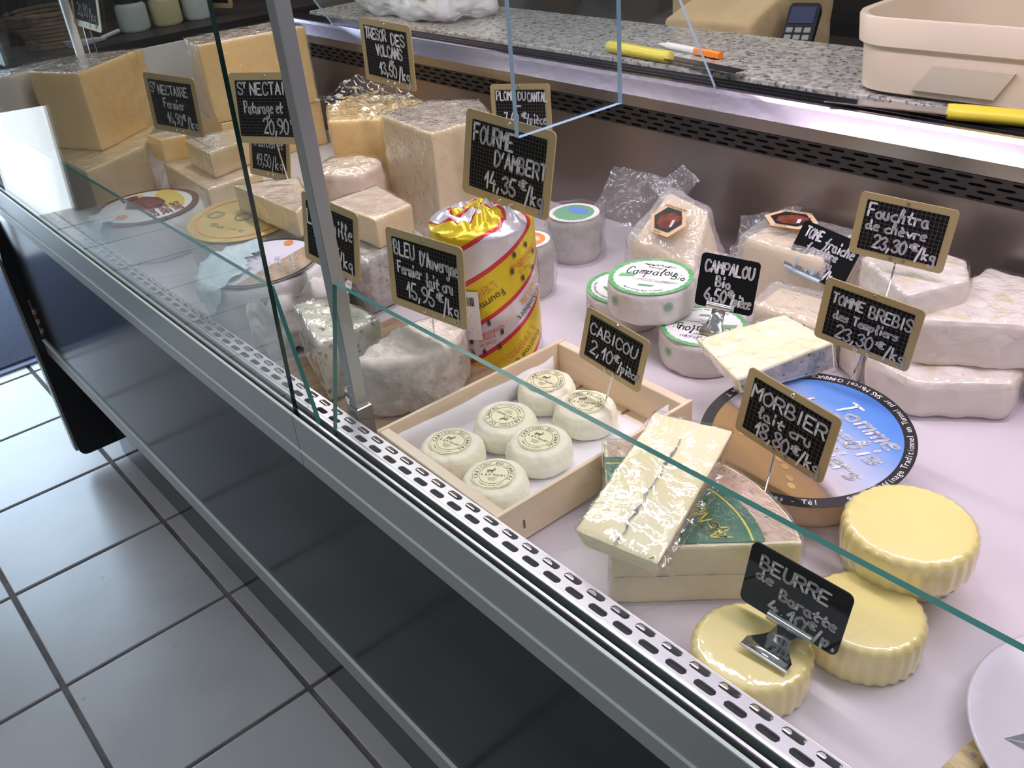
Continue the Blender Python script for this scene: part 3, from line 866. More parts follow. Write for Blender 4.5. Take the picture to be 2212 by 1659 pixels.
for xx in (-.028, .0):
    bm = NB(); tube(bm, [(xx, -.003, -.028), (xx, -.003, -.014)], .0022, 8); obj('clear_prong', bm, 'acrylic_edge', t)
bm = NB(); tube(bm, [(-.04, -.002, -.032), (.014, -.002, -.032)], .0028, 8); obj('foot_bar', bm, 'acrylic_edge', t)


# ================================================================== CHEESES
def centroid(poly): return (sum(p[0] for p in poly) / len(poly), sum(p[1] for p in poly) / len(poly))


def ccw(poly):
    a = sum(p[0] * q[1] - q[0] * p[1] for p, q in zip(poly, poly[1:] + poly[:1]))
    return poly if a > 0 else poly[::-1]


def sector(cx, cy, r, a0, a1, n=12):
    return [(cx, cy)] + [(cx + r * math.cos(math.radians(a0 + (a1 - a0) * k / n)), cy + r * math.sin(math.radians(a0 + (a1 - a0) * k / n))) for k in range(n + 1)]


def cheese(name, label, catg, poly, z0, z1, paste, rind, rindsides=(), wrap='film', amp=.0012, bv=.003, tilt=(0, 0, 0), group=None, top=1, inset=0., seed=1., wamp=.0016, wf=45, L=.008, freq=38):
    cx, cy = centroid(poly); loc = [(p[0] - cx, p[1] - cy) for p in poly]
    t = thing(name, label, catg, (cx, cy, z0), tilt, group)
    sides = [1 if i in rindsides else 0 for i in range(len(poly))]
    bm = NB(); prism(bm, loc, 0, z1 - z0, top, sides, inset); bev(bm, bv, 2); refine(bm, L); rough(bm, amp, freq, seed, 0, 2)
    obj('cheese_body', bm, [paste, rind], t, smooth=50)
    if wrap:
        k = 1.0 + .0022 / max(math.sqrt(abs(poly_area(loc))) * .5, .01)
        bm = NB(); prism(bm, [(x * k, y * k) for x, y in loc], .0, z1 - z0 + .0018, 0, None, inset, True); bev(bm, bv, 2)
        refine(bm, L); rough(bm, wamp, wf, seed + 5, .0005, 3)
        obj('plastic_wrap', bm, wrap, t, smooth=180)
    return t


def poly_area(p): return .5 * sum(a[0] * b[1] - b[0] * a[1] for a, b in zip(p, p[1:] + p[:1]))


# --- morbier quarter wheel, ash line, green label
A = (-.413, .417)
t = cheese('cheese_wedge', 'quarter wheel of ivory cheese with a dark ash line and green label', 'cheese', sector(A[0], A[1], .163, 47, 136, 14), 0, .065, 'paste_ivory', 'rind_tan', range(1, 15), 'film_lines', seed=2, amp=.0008)
cx, cy = centroid(sector(A[0], A[1], .163, 47, 136, 14)); ox, oy = A[0] - cx, A[1] - cy
for a, s in ((47, -1), (137, 1)):
    bm = NB(); ca, sa = math.cos(math.radians(a)), math.sin(math.radians(a)); nx_, ny_ = (sa, -ca) if a == 47 else (-sa, ca)
    pts = []
    for k in range(40):
        q = .002 + .158 * k / 39
        zz = .0335 + .0022 * noise.noise((q * 40, a, 0)); th = .0003 + .0015 * max(0, noise.noise((q * 75, a, 4)))
        pts.append((q, zz - th, zz + th))
    for (q, l, u), (q2, l2, u2) in zip(pts, pts[1:]):
        if noise.noise((q * 70, a, 9)) < -.5: continue
        e = .0016
        bm.faces.new([bm.verts.new((ox + ca * qq + nx_ * e, oy + sa * qq + ny_ * e, zz)) for qq, zz in ((q, l), (q2, l2), (q2, u2), (q, u))])
    obj('ash_line', bm, 'ash', t, smooth=0)
bm = NB(); n = 14; vs = [bm.verts.new((ox + .006 * math.cos(math.radians(92)), oy + .006 * math.sin(math.radians(92)), .0664))]
arc = [bm.verts.new((ox + .132 * math.cos(math.radians(48 + 88 * k / n)), oy + .132 * math.sin(math.radians(48 + 88 * k / n)), .0664)) for k in range(n + 1)]
bm.faces.new(vs + arc); lab = obj('label', bm, 'green_dark', t, smooth=0); lab['label'] = 'dark green paper label with yellow lettering'
bm = NB()
for k in range(n):
    q = [(.1205, k), (.1205, k + 1), (.1225, k + 1), (.1225, k)]
    bm.faces.new([bm.verts.new((ox + r * math.cos(math.radians(48.5 + 87 * kk / n)), oy + r * math.sin(math.radians(48.5 + 87 * kk / n)), .0667)) for r, kk in q])
for ang, txt, rad in ((66, 'AGNE', .098), (58, 'AF', .105), (125, 'A', .10)):
    ca, sa = math.cos(math.radians(ang)), math.sin(math.radians(ang))
    write(bm, txt, -.006 * len(txt), .006 * len(txt), 0, .014, .0018, 0, lambda x, y, ca=ca, sa=sa, rad=rad: (ox + ca * (rad - y) - sa * x, oy + sa * (rad - y) + ca * x, .0668))
obj('label_print', bm, 'yellow_print', lab, smooth=0)
bm = NB(); disc(bm, .0085, .0662, .0668, 20, cx=ox + .075 * math.cos(math.radians(75)), cy=oy + .075 * math.sin(math.radians(75))); obj('seal', bm, 'label_orange', lab)
# --- slice lying on it
t = thing('cheese_slice', 'wrapped slice of ivory cheese with dark ash line lying on the quarter wheel', 'cheese', (-.42, .49, .066))
top = [(-.437, .398, .085), (-.358, .415, .085), (-.412, .583, .105), (-.486, .558, .105)]
bot = [(-.429, .402, .0685), (-.362, .418, .0685), (-.417, .578, .0665), (-.480, .555, .0665)]
rel = lambda P: [(p[0] + .42, p[1] - .49, p[2] - .066) for p in P]
bm = NB(); fs = hexa(bm, rel(bot), rel(top))
for i in (3, 5, 4): fs[i].material_index = 1
bev(bm, .0025, 2); refine(bm, .007); rough(bm, .0008, 40, 3, None, 2)
obj('cheese_body', bm, ['paste_ivory', 'rind_tan'], t, smooth=50)
bm = NB(); tp = rel(top)
m0 = Vector(((tp[0][0] + tp[1][0]) / 2, (tp[0][1] + tp[1][1]) / 2, tp[0][2])); m1 = Vector(((tp[2][0] + tp[3][0]) / 2, (tp[2][1] + tp[3][1]) / 2, tp[2][2]))
d_ = (m1 - m0); sd = Vector((d_.y, -d_.x, 0)).normalized()
P_ = []
for k in range(46):
    u = .01 + .82 * k / 45; c_ = m0 + d_ * u + sd * (.004 * noise.noise((u * 14, 2, 0))); wd = .0007 + .0026 * max(0, noise.noise((u * 22, 7, 1)))
    P_.append((c_ - sd * wd + Vector((0, 0, .0014)), c_ + sd * wd + Vector((0, 0, .0014))))
for q_, (a, b) in enumerate(zip(P_, P_[1:])):
    if noise.noise((q_ * .45, 3, 9)) > -.3: bm.faces.new([bm.verts.new(v) for v in (a[0], b[0], b[1], a[1])])
obj('ash_line', bm, 'ash', t, smooth=0)
def grow(P, e, dz): return [(p[0] * (1 + e), p[1] * (1 + e), p[2] + dz) for p in P]


bm = NB(); hexa(bm, grow(rel(bot), .03, 0), grow(rel(top), .022, .0022)); bev(bm, .003, 2); refine(bm, .006); rough(bm, .0016, 55, 4, None, 3)
obj('plastic_wrap', bm, 'film_strong', t, smooth=180)
bm = NB(); tube(bm, [(.062, -.068, .012), (.05, -.03, .015), (.036, .02, .017), (.026, .055, .022)], .005, 10); refine(bm, .004, 4); rough(bm, .0022, 130, 5, None, 2)
obj('film_gather', bm, 'film_strong', t, smooth=180)


# --- butter pucks
def butter(label, x, y, z, r, h, seed, tiltx=0.):
    t = thing('butter_puck', label, 'butter', (x, y, z), (tiltx, 0, 0), 'wrapped rounds of butter')
    n = 168; bm = NB()
    prof = [(.0, 0), (.95, .0), (.985, .06), (.995, .2), (1.0, .5), (1.0, .74), (.985, .86), (.955, .94), (.91, .985), (.85, 1.0), (.6, 1.005), (.3, 1.005), (0, 1.005)]
    ribs = 28
    def mk(bm, k, dz, amp):
        rings = []
        for pr, pz in prof:
            if pr < 1e-6: rings.append([bm.verts.new((0, 0, pz * h + (dz if pz > .5 else 0)))]); continue
            rr = []
            for i in range(n):
                th = 2 * PI * i / n
                f = 1 + (.014 * amp * math.cos(ribs * th) * (1 if pr > .93 else 0)) + .01 * noise.noise((math.cos(th) * 3, math.sin(th) * 3, seed))
                rr.append(bm.verts.new((pr * r * f * k * math.cos(th), pr * r * f * k * math.sin(th), pz * h + (dz if pz > .5 else 0))))
            rings.append(rr)
        for a, b in zip(rings, rings[1:]):
            for i in range(n):
                j = (i + 1) % n
                if len(a) == 1: bm.faces.new((a[0], b[j], b[i]))
                elif len(b) == 1: bm.faces.new((a[i], a[j], b[0]))
                else: bm.faces.new((a[i], a[j], b[j], b[i]))
    mk(bm, 1, 0, 1); obj('butter_body', bm, 'butter', t, smooth=60)
    bm = NB(); mk(bm, 1.012, .0009, .8)
    for f in [f for f in bm.faces if f.normal.z < -.5]: pass
    rough(bm, .0004, 45, seed, .0003, 2); obj('plastic_wrap', bm, 'film_smooth', t, smooth=180)
    return t


butter('round of yellow butter with fluted side under the BEURRE sign clip', -.281, .439, 0, .0475, .035, 1)
butter('round of yellow butter standing alone on the deck behind the BEURRE sign', -.237, .530, 0, .0475, .038, 2)
butter('round of yellow butter underneath another one', -.262, .638, 0, .052, .035, 3)
butter('round of yellow butter on top of another one', -.249, .613, .0365, .0545, .036, 4)

# --- wooden crate with the little goat cheeses
cr = thing('wooden_crate', 'shallow pale pine crate holding the little round goat cheeses', 'crate', (-.634, .5285, 0), (0, 0, -.02))
hx, hy, hz = .1005, .1385, .048
for y in (-1, 1):
    bm = NB(); box(bm, -hx, hx, y * hy - (.0 if y < 0 else .012), y * hy + (.012 if y < 0 else .0), .003, hz); bev(bm, .0008, 1)
    for f in bm.faces: f.material_index = 1 if f.normal.z > .7 else 0
    obj('end_board', bm, ['pine', 'pine_edge'], cr)
for x in (-1, 1):
    bm = NB(); a = x * hx
    box(bm, min(a, a + x * .0045), max(a, a + x * .0045), -hy - .001, hy + .001, .003, hz + .0012); bev(bm, .0006, 1); obj('side_board', bm, 'pine', cr)
for k in range(5):
    x = -hx + .004 + k * .0395
    bm = NB(); box(bm, x, x + .034, -hy, hy, .0, .003); obj('base_slat', bm, 'pine', cr, smooth=0)
bm = NB()
for x, y, a in ((hx + .0048, -hy + .012, 0), (hx + .0048, -hy + .03, .2)): box(bm, x, x + .0006, y, y + .0015, .018, .028)
obj('staple', bm, 'ink', cr, smooth=0)
# paper liner
bm = NB(); nxl, nyl = 28, 36; V = []
for i in range(nxl + 1):
    row = []
    for j in range(nyl + 1):
        u = -.112 + .224 * i / nxl; v = -.124 + .236 * j / nyl
        x = max(-.0965, min(.0965, u)); z = .0048 + .0016 * (noise.noise((u * 30, v * 30, 1)) + .6)
        ov = abs(u) - .0965
        if ov > 0: z = .005 + ov * 2.2 + .003 * noise.noise((u * 40, v * 25, 3)); x = math.copysign(.0965 - .001 - .004 * (1 + noise.noise((v * 30, 1, 2))), u)
        if u > .08 and v > .06: z += (u - .08) * (v - .06) * 8
        row.append(bm.verts.new((x, v, z)))
    V.append(row)
for i in range(nxl):
    for j in range(nyl): bm.faces.new((V[i][j], V[i + 1][j], V[i + 1][j + 1], V[i][j + 1]))
o = obj('paper_liner', bm, 'paper', None, (-.634, .5285, 0), (0, 0, -.02), smooth=80)
md = o.modifiers.new('s', 'SOLIDIFY'); md.thickness = .0004
tag(o, 'white paper sheet lining the pine crate', 'paper')


def goat_print(bm, s, fn):
    """a small generic goat silhouette"""
    for pts in ([(-.9, .1), (.5, .2), (.8, .55), (1.15, .5), (1.1, .25), (.75, -.1), (.4, -.25), (-.8, -.3)],
                [(-.8, -.2), (-.6, -.2), (-.65, -1), (-.8, -1)], [(-.5, -.2), (-.35, -.2), (-.3, -1), (-.45, -1)], [(.2, -.2), (.35, -.2), (.3, -1), (.15, -1)], [(.5, -.1), (.65, -.1), (.75, -1), (.6, -1)],
                [(.75, .5), (.9, .5), (.7, 1.05), (.6, 1.0)], [(.95, .5), (1.05, .5), (.95, 1.1), (.85, 1.05)]):
        bm.faces.new([bm.verts.new(fn(a * s, b * s)) for a, b in pts])


cab_src = None
LBL = [(-.676, .438, .25), (-.672, .516, 3.3), (-.691, .598, .1), (-.624, .595, .55), (-.611, .512, .2), (-.597, .434, .62)]
CL = ['little white goat cheese in the front corner of the crate by the blue half wheel', 'little white goat cheese whose label is turned upside down', 'little white goat cheese in the back corner of the crate by the foil cylinder', 'little white goat cheese pierced by the CABICOU sign', 'little white goat cheese in the middle beside the upside down one', 'little white goat cheese in the front corner of the crate by the ash line slice']
for i, (x, y, a) in enumerate(LBL):
    lean = (random.uniform(-.03, .03), random.uniform(-.03, .03))
    t = thing('goat_cheese', CL[i], 'cheese', (x, y + (.004 if y < .45 else 0), .0065), (lean[0], lean[1], a), 'little labelled goat cheeses in the crate')
    bm = NB(); R_ = .0362 + .0010 * math.sin(i * 2.3)
    lathe(bm, [(0, 0), (R_ * .86, 0), (R_ * .98, .005), (R_ * 1.02, .012), (R_ * .975, .022), (R_ * .86, .0285), (R_ * .62, .0312), (0, .0312)], 40)
    refine(bm, .004, 4); rough(bm, .0016, 48, i * 3.1, 0, 3)
    for v in bm.verts:
        if v.co.z > .0312 and v.co.xy.length < .024: v.co.z = .0312
    obj('cheese_body', bm, 'fresh', t, smooth=180)
    bm = NB(); disc(bm, .0232, .0314, .0319, 48); lb = obj('label', bm, 'label_cream', t); lb['label'] = 'round cream paper label'
    bm = NB(); annulus(bm, .0219, .0222, .0319, .0321, 48); annulus(bm, .0150, .0154, .0319, .0321, 48)
    arctext(bm, 'CABICOU DU CANTAL', .0056, .0166, math.radians(208), math.radians(-28), .0322)
    arctext(bm, '* fromage au lait de chèvre *', .0026, .0190, math.radians(222), math.radians(318), .0322, True)
    ptext(bm, 'E. & P. MAURY', .0042, lambda x_, y_: (x_, y_ - .0028, .0322))
    for q in range(3):
        wq = .011 - q * .002
        for dd in range(9): bm.faces.new([bm.verts.new((-wq / 2 + wq * (dd + e0) / 9, -.0060 - q * .002 + e1, .0322)) for e0, e1 in ((0, 0), (.7, 0), (.7, .0006), (0, .0006))])
    obj('label_print', bm, 'ink', lb, smooth=0)
    bm = NB(); goat_print(bm, .0042, lambda a_, b_: (a_ - .0045, b_ + .0058, .0323)); obj('goat_drawing', bm, 'ink_brown', lb, smooth=0)

# --- fourme foil cylinder
t = thing('foil_cheese', 'tall cylinder of cheese in yellow and silver striped foil printed Fourme d Ambert', 'cheese', (-.852, .648, 0))
R_ = .0665; H_ = .188; bm = NB(); n = 96; uvl = bm.loops.layers.uv.new('UVMap')
zs = [0, .002] + [H_ * k / 26 for k in range(1, 26)] + [H_ - .004, H_]
rings = []
for z in zs:
    e = .975 if z in (0, H_) else 1
    rings.append([bm.verts.new((R_ * e * (1 + .012 * noise.noise((math.cos(2 * PI * k / n) * 3, math.sin(2 * PI * k / n) * 3, z * 30))) * math.cos(PI + 2 * PI * k / n), R_ * e * math.sin(PI + 2 * PI * k / n), z)) for k in range(n)])
def uvface(f, us):
    for l, u in zip(f.loops, us): l[uvl].uv = u
for i in range(len(zs) - 1):
    for k in range(n):
        f = bm.faces.new((rings[i][k], rings[i][(k + 1) % n], rings[i + 1][(k + 1) % n], rings[i + 1][k]))
        u0, u1 = (PI + 2 * PI * k / n) * R_, (PI + 2 * PI * (k + 1) / n) * R_
        uvface(f, [(u0, zs[i]), (u1, zs[i]), (u1, zs[i + 1]), (u0, zs[i + 1])])
# folded crumpled top
prev = rings[-1]; prz = H_
for q in range(1, 10):
    rr = R_ * .975 * (1 - q / 10); ring = []
    for k in range(n):
        th = PI + 2 * PI * k / n
        nn = abs(noise.noise((math.cos(th) * rr * 45, math.sin(th) * rr * 45, 2))); n2 = noise.noise((math.cos(th) * rr * 120, math.sin(th) * rr * 120, 5))
        z = H_ + (.022 * nn + .006 * n2) * min(1, q / 3) + .005 * abs(math.sin(th * 3 + q * .9)) * (q / 9) + .004 * q / 9
        ring.append(bm.verts.new((rr * math.cos(th + q * .05), rr * math.sin(th + q * .05), z)))
    for k in range(n):
        f = bm.faces.new((prev[k], prev[(k + 1) % n], ring[(k + 1) % n], ring[k]))
        u0, u1 = (PI + 2 * PI * k / n) * R_, (PI + 2 * PI * (k + 1) / n) * R_; v0, v1 = H_ + (q - 1) * .007, H_ + q * .007
        uvface(f, [(u0, v0), (u1, v0), (u1, v1), (u0, v1)])
    prev = ring
bm.faces.new(prev)
obj('foil', bm, 'foil', t, smooth=60)


def cyl(th0, z0, rot, eps=.0009, flip=1):
    cr_, sr = math.cos(rot), math.sin(rot)
    def fn(x, y):
        u = x * cr_ - y * sr; v = x * sr + y * cr_
        th = th0 + u / R_; return ((R_ * 1.012 + eps) * math.cos(th), (R_ * 1.012 + eps) * math.sin(th), z0 + v)
    return fn


slope = math.atan(.60)
D = math.radians


def onband(dth, sb): return sb + .6 * D(dth + 360) * R_


for dth, sb in ((-58, -.112), (28, -.166), (-98, -.166), (-12, -.222), (-120, -.112)):
    z = onband(dth, sb)
    bm = NB(); ptext(bm, "Fourme d'Ambert", .0135, cyl(D(dth), z - .004, slope + PI)); obj('name_print', bm, 'ink', t, smooth=0)
    bm = NB(); ptext(bm, "L'EMPEREUR", .0150, cyl(D(dth) - .04, z + .012, slope + PI)); obj('brand_print', bm, 'goldtext', t, smooth=0)
for dth, sb in ((8, -.112), (-44, -.166), (-80, -.222), (60, -.166)):
    z = onband(dth, sb)
    for m_, (tx, sz) in enumerate((("C'est un", .0065), ('fromage', .0070), ('CHASSAGNE', .0085))):
        bm = NB(); ptext(bm, tx, sz, cyl(D(dth), z - .007 + .0075 * m_, PI + .35)); obj('dairy_print', bm, 'redtext', t, smooth=0)
    for q in range(6):
        a = q * PI / 3 + .3; cxx, czz = .021 * math.cos(a), .021 * math.sin(a); bm = NB()
        fn = cyl(D(dth), z, 0)
        bm.faces.new([bm.verts.new(fn(cxx + a_ * 1.05, czz + b_ * 1.05)) for a_, b_ in ((-.0016, -.003), (-.0012, -.0058), (-.0004, -.003), (.0010, -.0028), (.0014, -.0056), (.0020, -.0028), (.0022, .001), (.001, .0032), (.0002, .0050), (-.001, .0030), (-.0022, .0005))])
        obj('figure_print', bm, 'ink', t, smooth=0)
bm = NB()
for i in range(8):
    for j in range(8):
        fn = cyl(D(-67), .085, 0, .0016)
        bm.faces.new([bm.verts.new(fn(-.022 + .044 * (i + a) / 8, -.034 + .068 * (j + b) / 8)) for a, b in ((0, 0), (1, 0), (1, 1), (0, 1))])
st_ = obj('sticker', bm, 'sticker', t, smooth=60); bm = NB(); fn = cyl(D(-67), .085, 0, .0020); x = -.016
while x < .017:
    w_ = random.choice((.0006, .001, .0016)); bm.faces.new([bm.verts.new(fn(a, b)) for a, b in ((x, .014), (x + w_, .014), (x + w_, .026), (x, .026))]); x += w_ + random.choice((.0006, .001))
for j in range(6): bm.faces.new([bm.verts.new(fn(a, b)) for a, b in ((-.018, .006 - j * .006), (.016 - .004 * (j % 3), .006 - j * .006), (.016 - .004 * (j % 3), .0066 - j * .006), (-.018, .0066 - j * .006))])
obj('barcode_print', bm, 'ink', st_, smooth=0)

# --- tomme de brebis wheel with the big round picture label
wt_ = thing('labelled_cheese', 'round cheese under a large blue sky label reading Tomme de Brebis', 'cheese', (-.402, .695, 0), (D(5), D(3), D(-19)))
bm = NB(); lathe(bm, [(0, .004), (.085, .004), (.091, .012), (.0925, .03), (.088, .046), (.08, .0485), (0, .049)], 64); refine(bm, .008, 3); rough(bm, .0012, 40, 3, None, 2)
obj('cheese_body', bm, 'rind_pink', wt_, smooth=180)
bm = NB(); disc(bm, .1055, .0502, .0509, 80); lb = obj('label', bm, 'brebis_print', wt_); lb['label'] = 'round picture label with blue sky, white script and black border'
bm = NB(); annulus(bm, .0935, .1058, .0510, .0513, 96); obj('label_border', bm, 'ring_black', lb)
bm = NB()
arctext(bm, 'Affinage Traditionnel en Tunnel par SAS Marcel CHARRADE - 15', .0090, .1023, D(5), D(152), .0515, True)
arctext(bm, 'Affinage T', .0090, .1023, D(172), D(198), .0515, True)
arctext(bm, '170 Neussargues - Tél', .0090, .1023, D(268), D(330), .0515, True)
arctext(bm, '93 -', .0090, .1023, D(345), D(357), .0515, True)
for ln, x0, x1, y in (('Tomme', -.030, .052, .050), ('de Brebis', -.060, .066, .022), ('des Templiers', -.072, .080, -.008)):
    write(bm, ln, x0, x1, y, .021, .0034, 0, lambda x, y: (x + .25 * (y - .01), y, .0516))
obj('label_print', bm, 'white_print', lb, smooth=0)
bm = NB()
for k in range(26):
    a = random.uniform(0, 2 * PI); q = random.uniform(0, .014); disc(bm, random.uniform(.003, .006), .0511, .0513, 8, cx=-.068 + q * math.cos(a), cy=-.018 + q * .8 * math.sin(a))
obj('tree_print', bm, 'tree_print', lb, smooth=0)
for x_, y_ in ((-.035, -.052), (.018, -.044), (.03, -.046), (.045, -.052), (.055, -.057)):
    bm = NB(); disc(bm, .005, .0511, .0513, 10, ry=.003, cx=x_, cy=y_); obj('sheep_print', bm, 'label_tan', lb, smooth=0)

# --- slice on the wheel
t = thing('cheese_slice', 'wrapped pale yellow cheese slice with grey rind lying on the blue label', 'cheese', (-.505, .755, .0635))
top = [(-.575, .729, .082), (-.487, .688, .082), (-.440, .795, .100), (-.515, .815, .100)]
bot = [(-.568, .733, .0665), (-.482, .690, .064), (-.436, .800, .0635), (-.512, .818, .0645)]
rel = lambda P: [(p[0] + .505, p[1] - .755, p[2] - .0635) for p in P]
bm = NB(); fs = hexa(bm, rel(bot), rel(top))
for i in (3, 4): fs[i].material_index = 1
bev(bm, .003, 2); refine(bm, .006); rough(bm, .001, 45, 9, None, 2)
obj('cheese_body', bm, ['paste_cream', 'rind_grey'], t, smooth=50)
bm = NB(); hexa(bm, grow(rel(bot), .03, 0), grow(rel(top), .025, .0025)); bev(bm, .003, 2); refine(bm, .005); rough(bm, .0024, 60, 6, None, 3)
obj('plastic_wrap', bm, 'film_strong', t, smooth=180)


# --- campalou boxes
def campalou(label, x, y, z, r, h, rot, tilt=(0, 0)):
    t = thing('paper_wrapped_cheese', label, 'cheese', (x, y, z), (tilt[0], tilt[1], rot), 'green bordered goat cheese rounds')
    bm = NB(); lathe(bm, [(0, 0), (r * .95, 0), (r, .004), (r * 1.005, h * .5), (r, h - .005), (r * .965, h - .0008), (0, h)], 72)
    refine(bm, .007, 3); rough(bm, .0017, 48, rot + x * 9, 0, 3); obj('paper_wrapper', bm, 'paper_wrap', t, smooth=180)
    bm = NB(); disc(bm, r * .97, h + .0008, h + .0014, 64); lb = obj('label', bm, 'label_white', t)
    bm = NB(); annulus(bm, r * .865, r * .975, h + .0015, h + .0018, 128, r * .012, 30); obj('label_border', bm, 'green', lb)
    bm = NB(); z2 = h + .0019
    write(bm, 'Campal', -r * .62, r * .22, r * .08, r * .34, .0013, 0, lambda a, b: (a, b + .12 * a, z2)); write(bm, 'ou', r * .26, r * .52, r * .16, r * .34, .0014, 0, lambda a, b: (a, b + .06 * a, z2))
    ptext(bm, 'AU LAIT CRU', r * .13, lambda a, b: (a, b + r * .56, z2)); ptext(bm, 'fromage', r * .11, lambda a, b: (a - r * .05, b + r * .42, z2))
    arctext(bm, 'Né et affiné dans le Cantal', r * .10, r * .80, D(240), D(312), z2, True)
    for k_ in range(14):
        a, b = random.uniform(-.4, .45) * r, random.uniform(-.28, -.02) * r
        ribbon(bm, [(a, b), (a + r * .16, b + random.uniform(-.03, .03) * r), (a + r * .3, b + random.uniform(-.02, .05) * r)], .0004, 0, lambda q, w: (q, w, z2))
    for k_ in range(12):
        a0 = random.uniform(-.35, .3) * r
        bm.faces.new([bm.verts.new((a0 + e0 * r * .05, r * .545 + e1 * r * .14, z2)) for e0, e1 in ((0, 0), (.5, 0), (.5, .3), (0, .3))])
    obj('label_print', bm, 'ink', lb, smooth=0)
    bm = NB(); write(bm, 'Bio', r * .48, r * .78, r * .02, r * .26, .0013, 0, lambda a, b: (a, b, z2))
    obj('bio_print', bm, 'green', lb, smooth=0); bm = NB()
    bm.faces.new([bm.verts.new((a * r, b * r, z2)) for a, b in ((-.72, -.22), (-.38, -.14), (-.36, .02), (-.70, -.06))])
    obj('green_bar', bm, 'green', lb, smooth=0); bm = NB()
    bm.faces.new([bm.verts.new((a * r, b * r, z2)) for a, b in ((-.12, -.56), (.22, -.5), (.24, -.42), (-.1, -.47))])
    obj('green_bar', bm, 'green', lb, smooth=0)
    for a in (-102, -26):
        bm = NB()
        for q0, q1 in ((.0052, .0062), (0.0, .0036)):
            prevp = None
            for kk in range(13):
                th = 2 * PI * kk / 12; pr = []
                for q in (q0, q1):
                    u, v = q * math.cos(th), q * math.sin(th); aa = D(a) - rot + u / r
                    pr.append((math.cos(aa) * (r * 1.012 + .0012), math.sin(aa) * (r * 1.012 + .0012), h * .62 + v))
                if prevp: bm.faces.new([bm.verts.new(p) for p in (prevp[0], pr[0], pr[1], prevp[1])])
                prevp = pr
        obj('side_stamp', bm, 'sage', t, smooth=0)
    return t


campalou('green bordered paper wrapped goat cheese on top of its two neighbours', -.711, .806, .0475, .0560, .043, .35, (0, 0))
campalou('green bordered paper wrapped goat cheese below the top one, next to the bagged greyish rounds', -.780, .833, 0, .056, .045, -.6)
campalou('green bordered paper wrapped goat cheese under the CAMPALOU sign clip', -.628, .812, 0, .055, .045, 3.55)

# --- small grey rounds (plomb)
def plomb(label, x, y, r, h, green):
    t = thing('small_round_cheese', label, 'cheese', (x, y, 0), (0, 0, 0), 'small grey rounds in a plastic bag')
    bm = NB(); lathe(bm, [(0, 0), (r * .9, 0), (r, .01), (r * 1.02, h * .5), (r, h - .01), (r * .9, h), (0, h)], 48); refine(bm, .007, 3); rough(bm, .0014, 50, x * 20, 0, 2)
    obj('cheese_body', bm, 'plomb_rind', t, smooth=180)
    bm = NB(); disc(bm, r * .93, h + .001, h + .0016, 48); lb = obj('label', bm, 'label_white', t)
    bm = NB(); disc(bm, r * .74, h + .0017, h + .002, 40); obj('label_picture', bm, 'label_orange' if not green else 'sage', lb)
    bm = NB(); disc(bm, r * .5, h + .0021, h + .0024, 24, ry=r * .25, cy=r * .2); obj('label_hill', bm, 'label_blue' if green else 'label_peach', lb)
    bm = NB(); arctext(bm, 'PLOMB DU CANTAL', r * .15, r * .8, D(190), D(350), h + .0019, True); obj('label_print', bm, 'ink', lb, smooth=0)
    bm = NB(); lathe(bm, [(r * 1.12, 0), (r * 1.15, h * .3), (r * 1.12, h * .8), (r * 1.05, h + .006)], 40); refine(bm, .009, 3); rough(bm, .004, 30, x * 11, 0, 2)
    obj('plastic_bag', bm, 'bag_clear', t, smooth=180)


plomb('small greyish round cheese with a green landscape label in a clear bag', -.985, .935, .043, .072, True)
plomb('small greyish round cheese with an orange label just behind the foil cylinder', -.945, .800, .036, .082, False)


# --- bagged fresh tome blocks
def sheet(name, parent, corners, nu, nv, amp, freq, mat, seed=0., fold=0.):
    """crumpled plastic sheet through four corners"""
    c = [Vector(p) for p in corners]; bm = NB(); V = []
    for i in range(nu + 1):
        row = []
        for j in range(nv + 1):
            u, v = i / nu, j / nv
            p = c[0] * (1 - u) * (1 - v) + c[1] * u * (1 - v) + c[2] * u * v + c[3] * (1 - u) * v
            nrm = (c[1] - c[0]).cross(c[3] - c[0]).normalized()
            q = noise.noise(p * freq + Vector((seed, 0, 0))) + .5 * noise.noise(p * freq * 2.4)
            row.append(bm.verts.new(p + nrm * (amp * q + fold * math.sin(u * 9 + v * 3))))
        V.append(row)
    for i in range(nu):
        for j in range(nv): bm.faces.new((V[i][j], V[i + 1][j], V[i + 1][j + 1], V[i][j + 1]))
    return obj(name, bm, mat, parent, smooth=180)


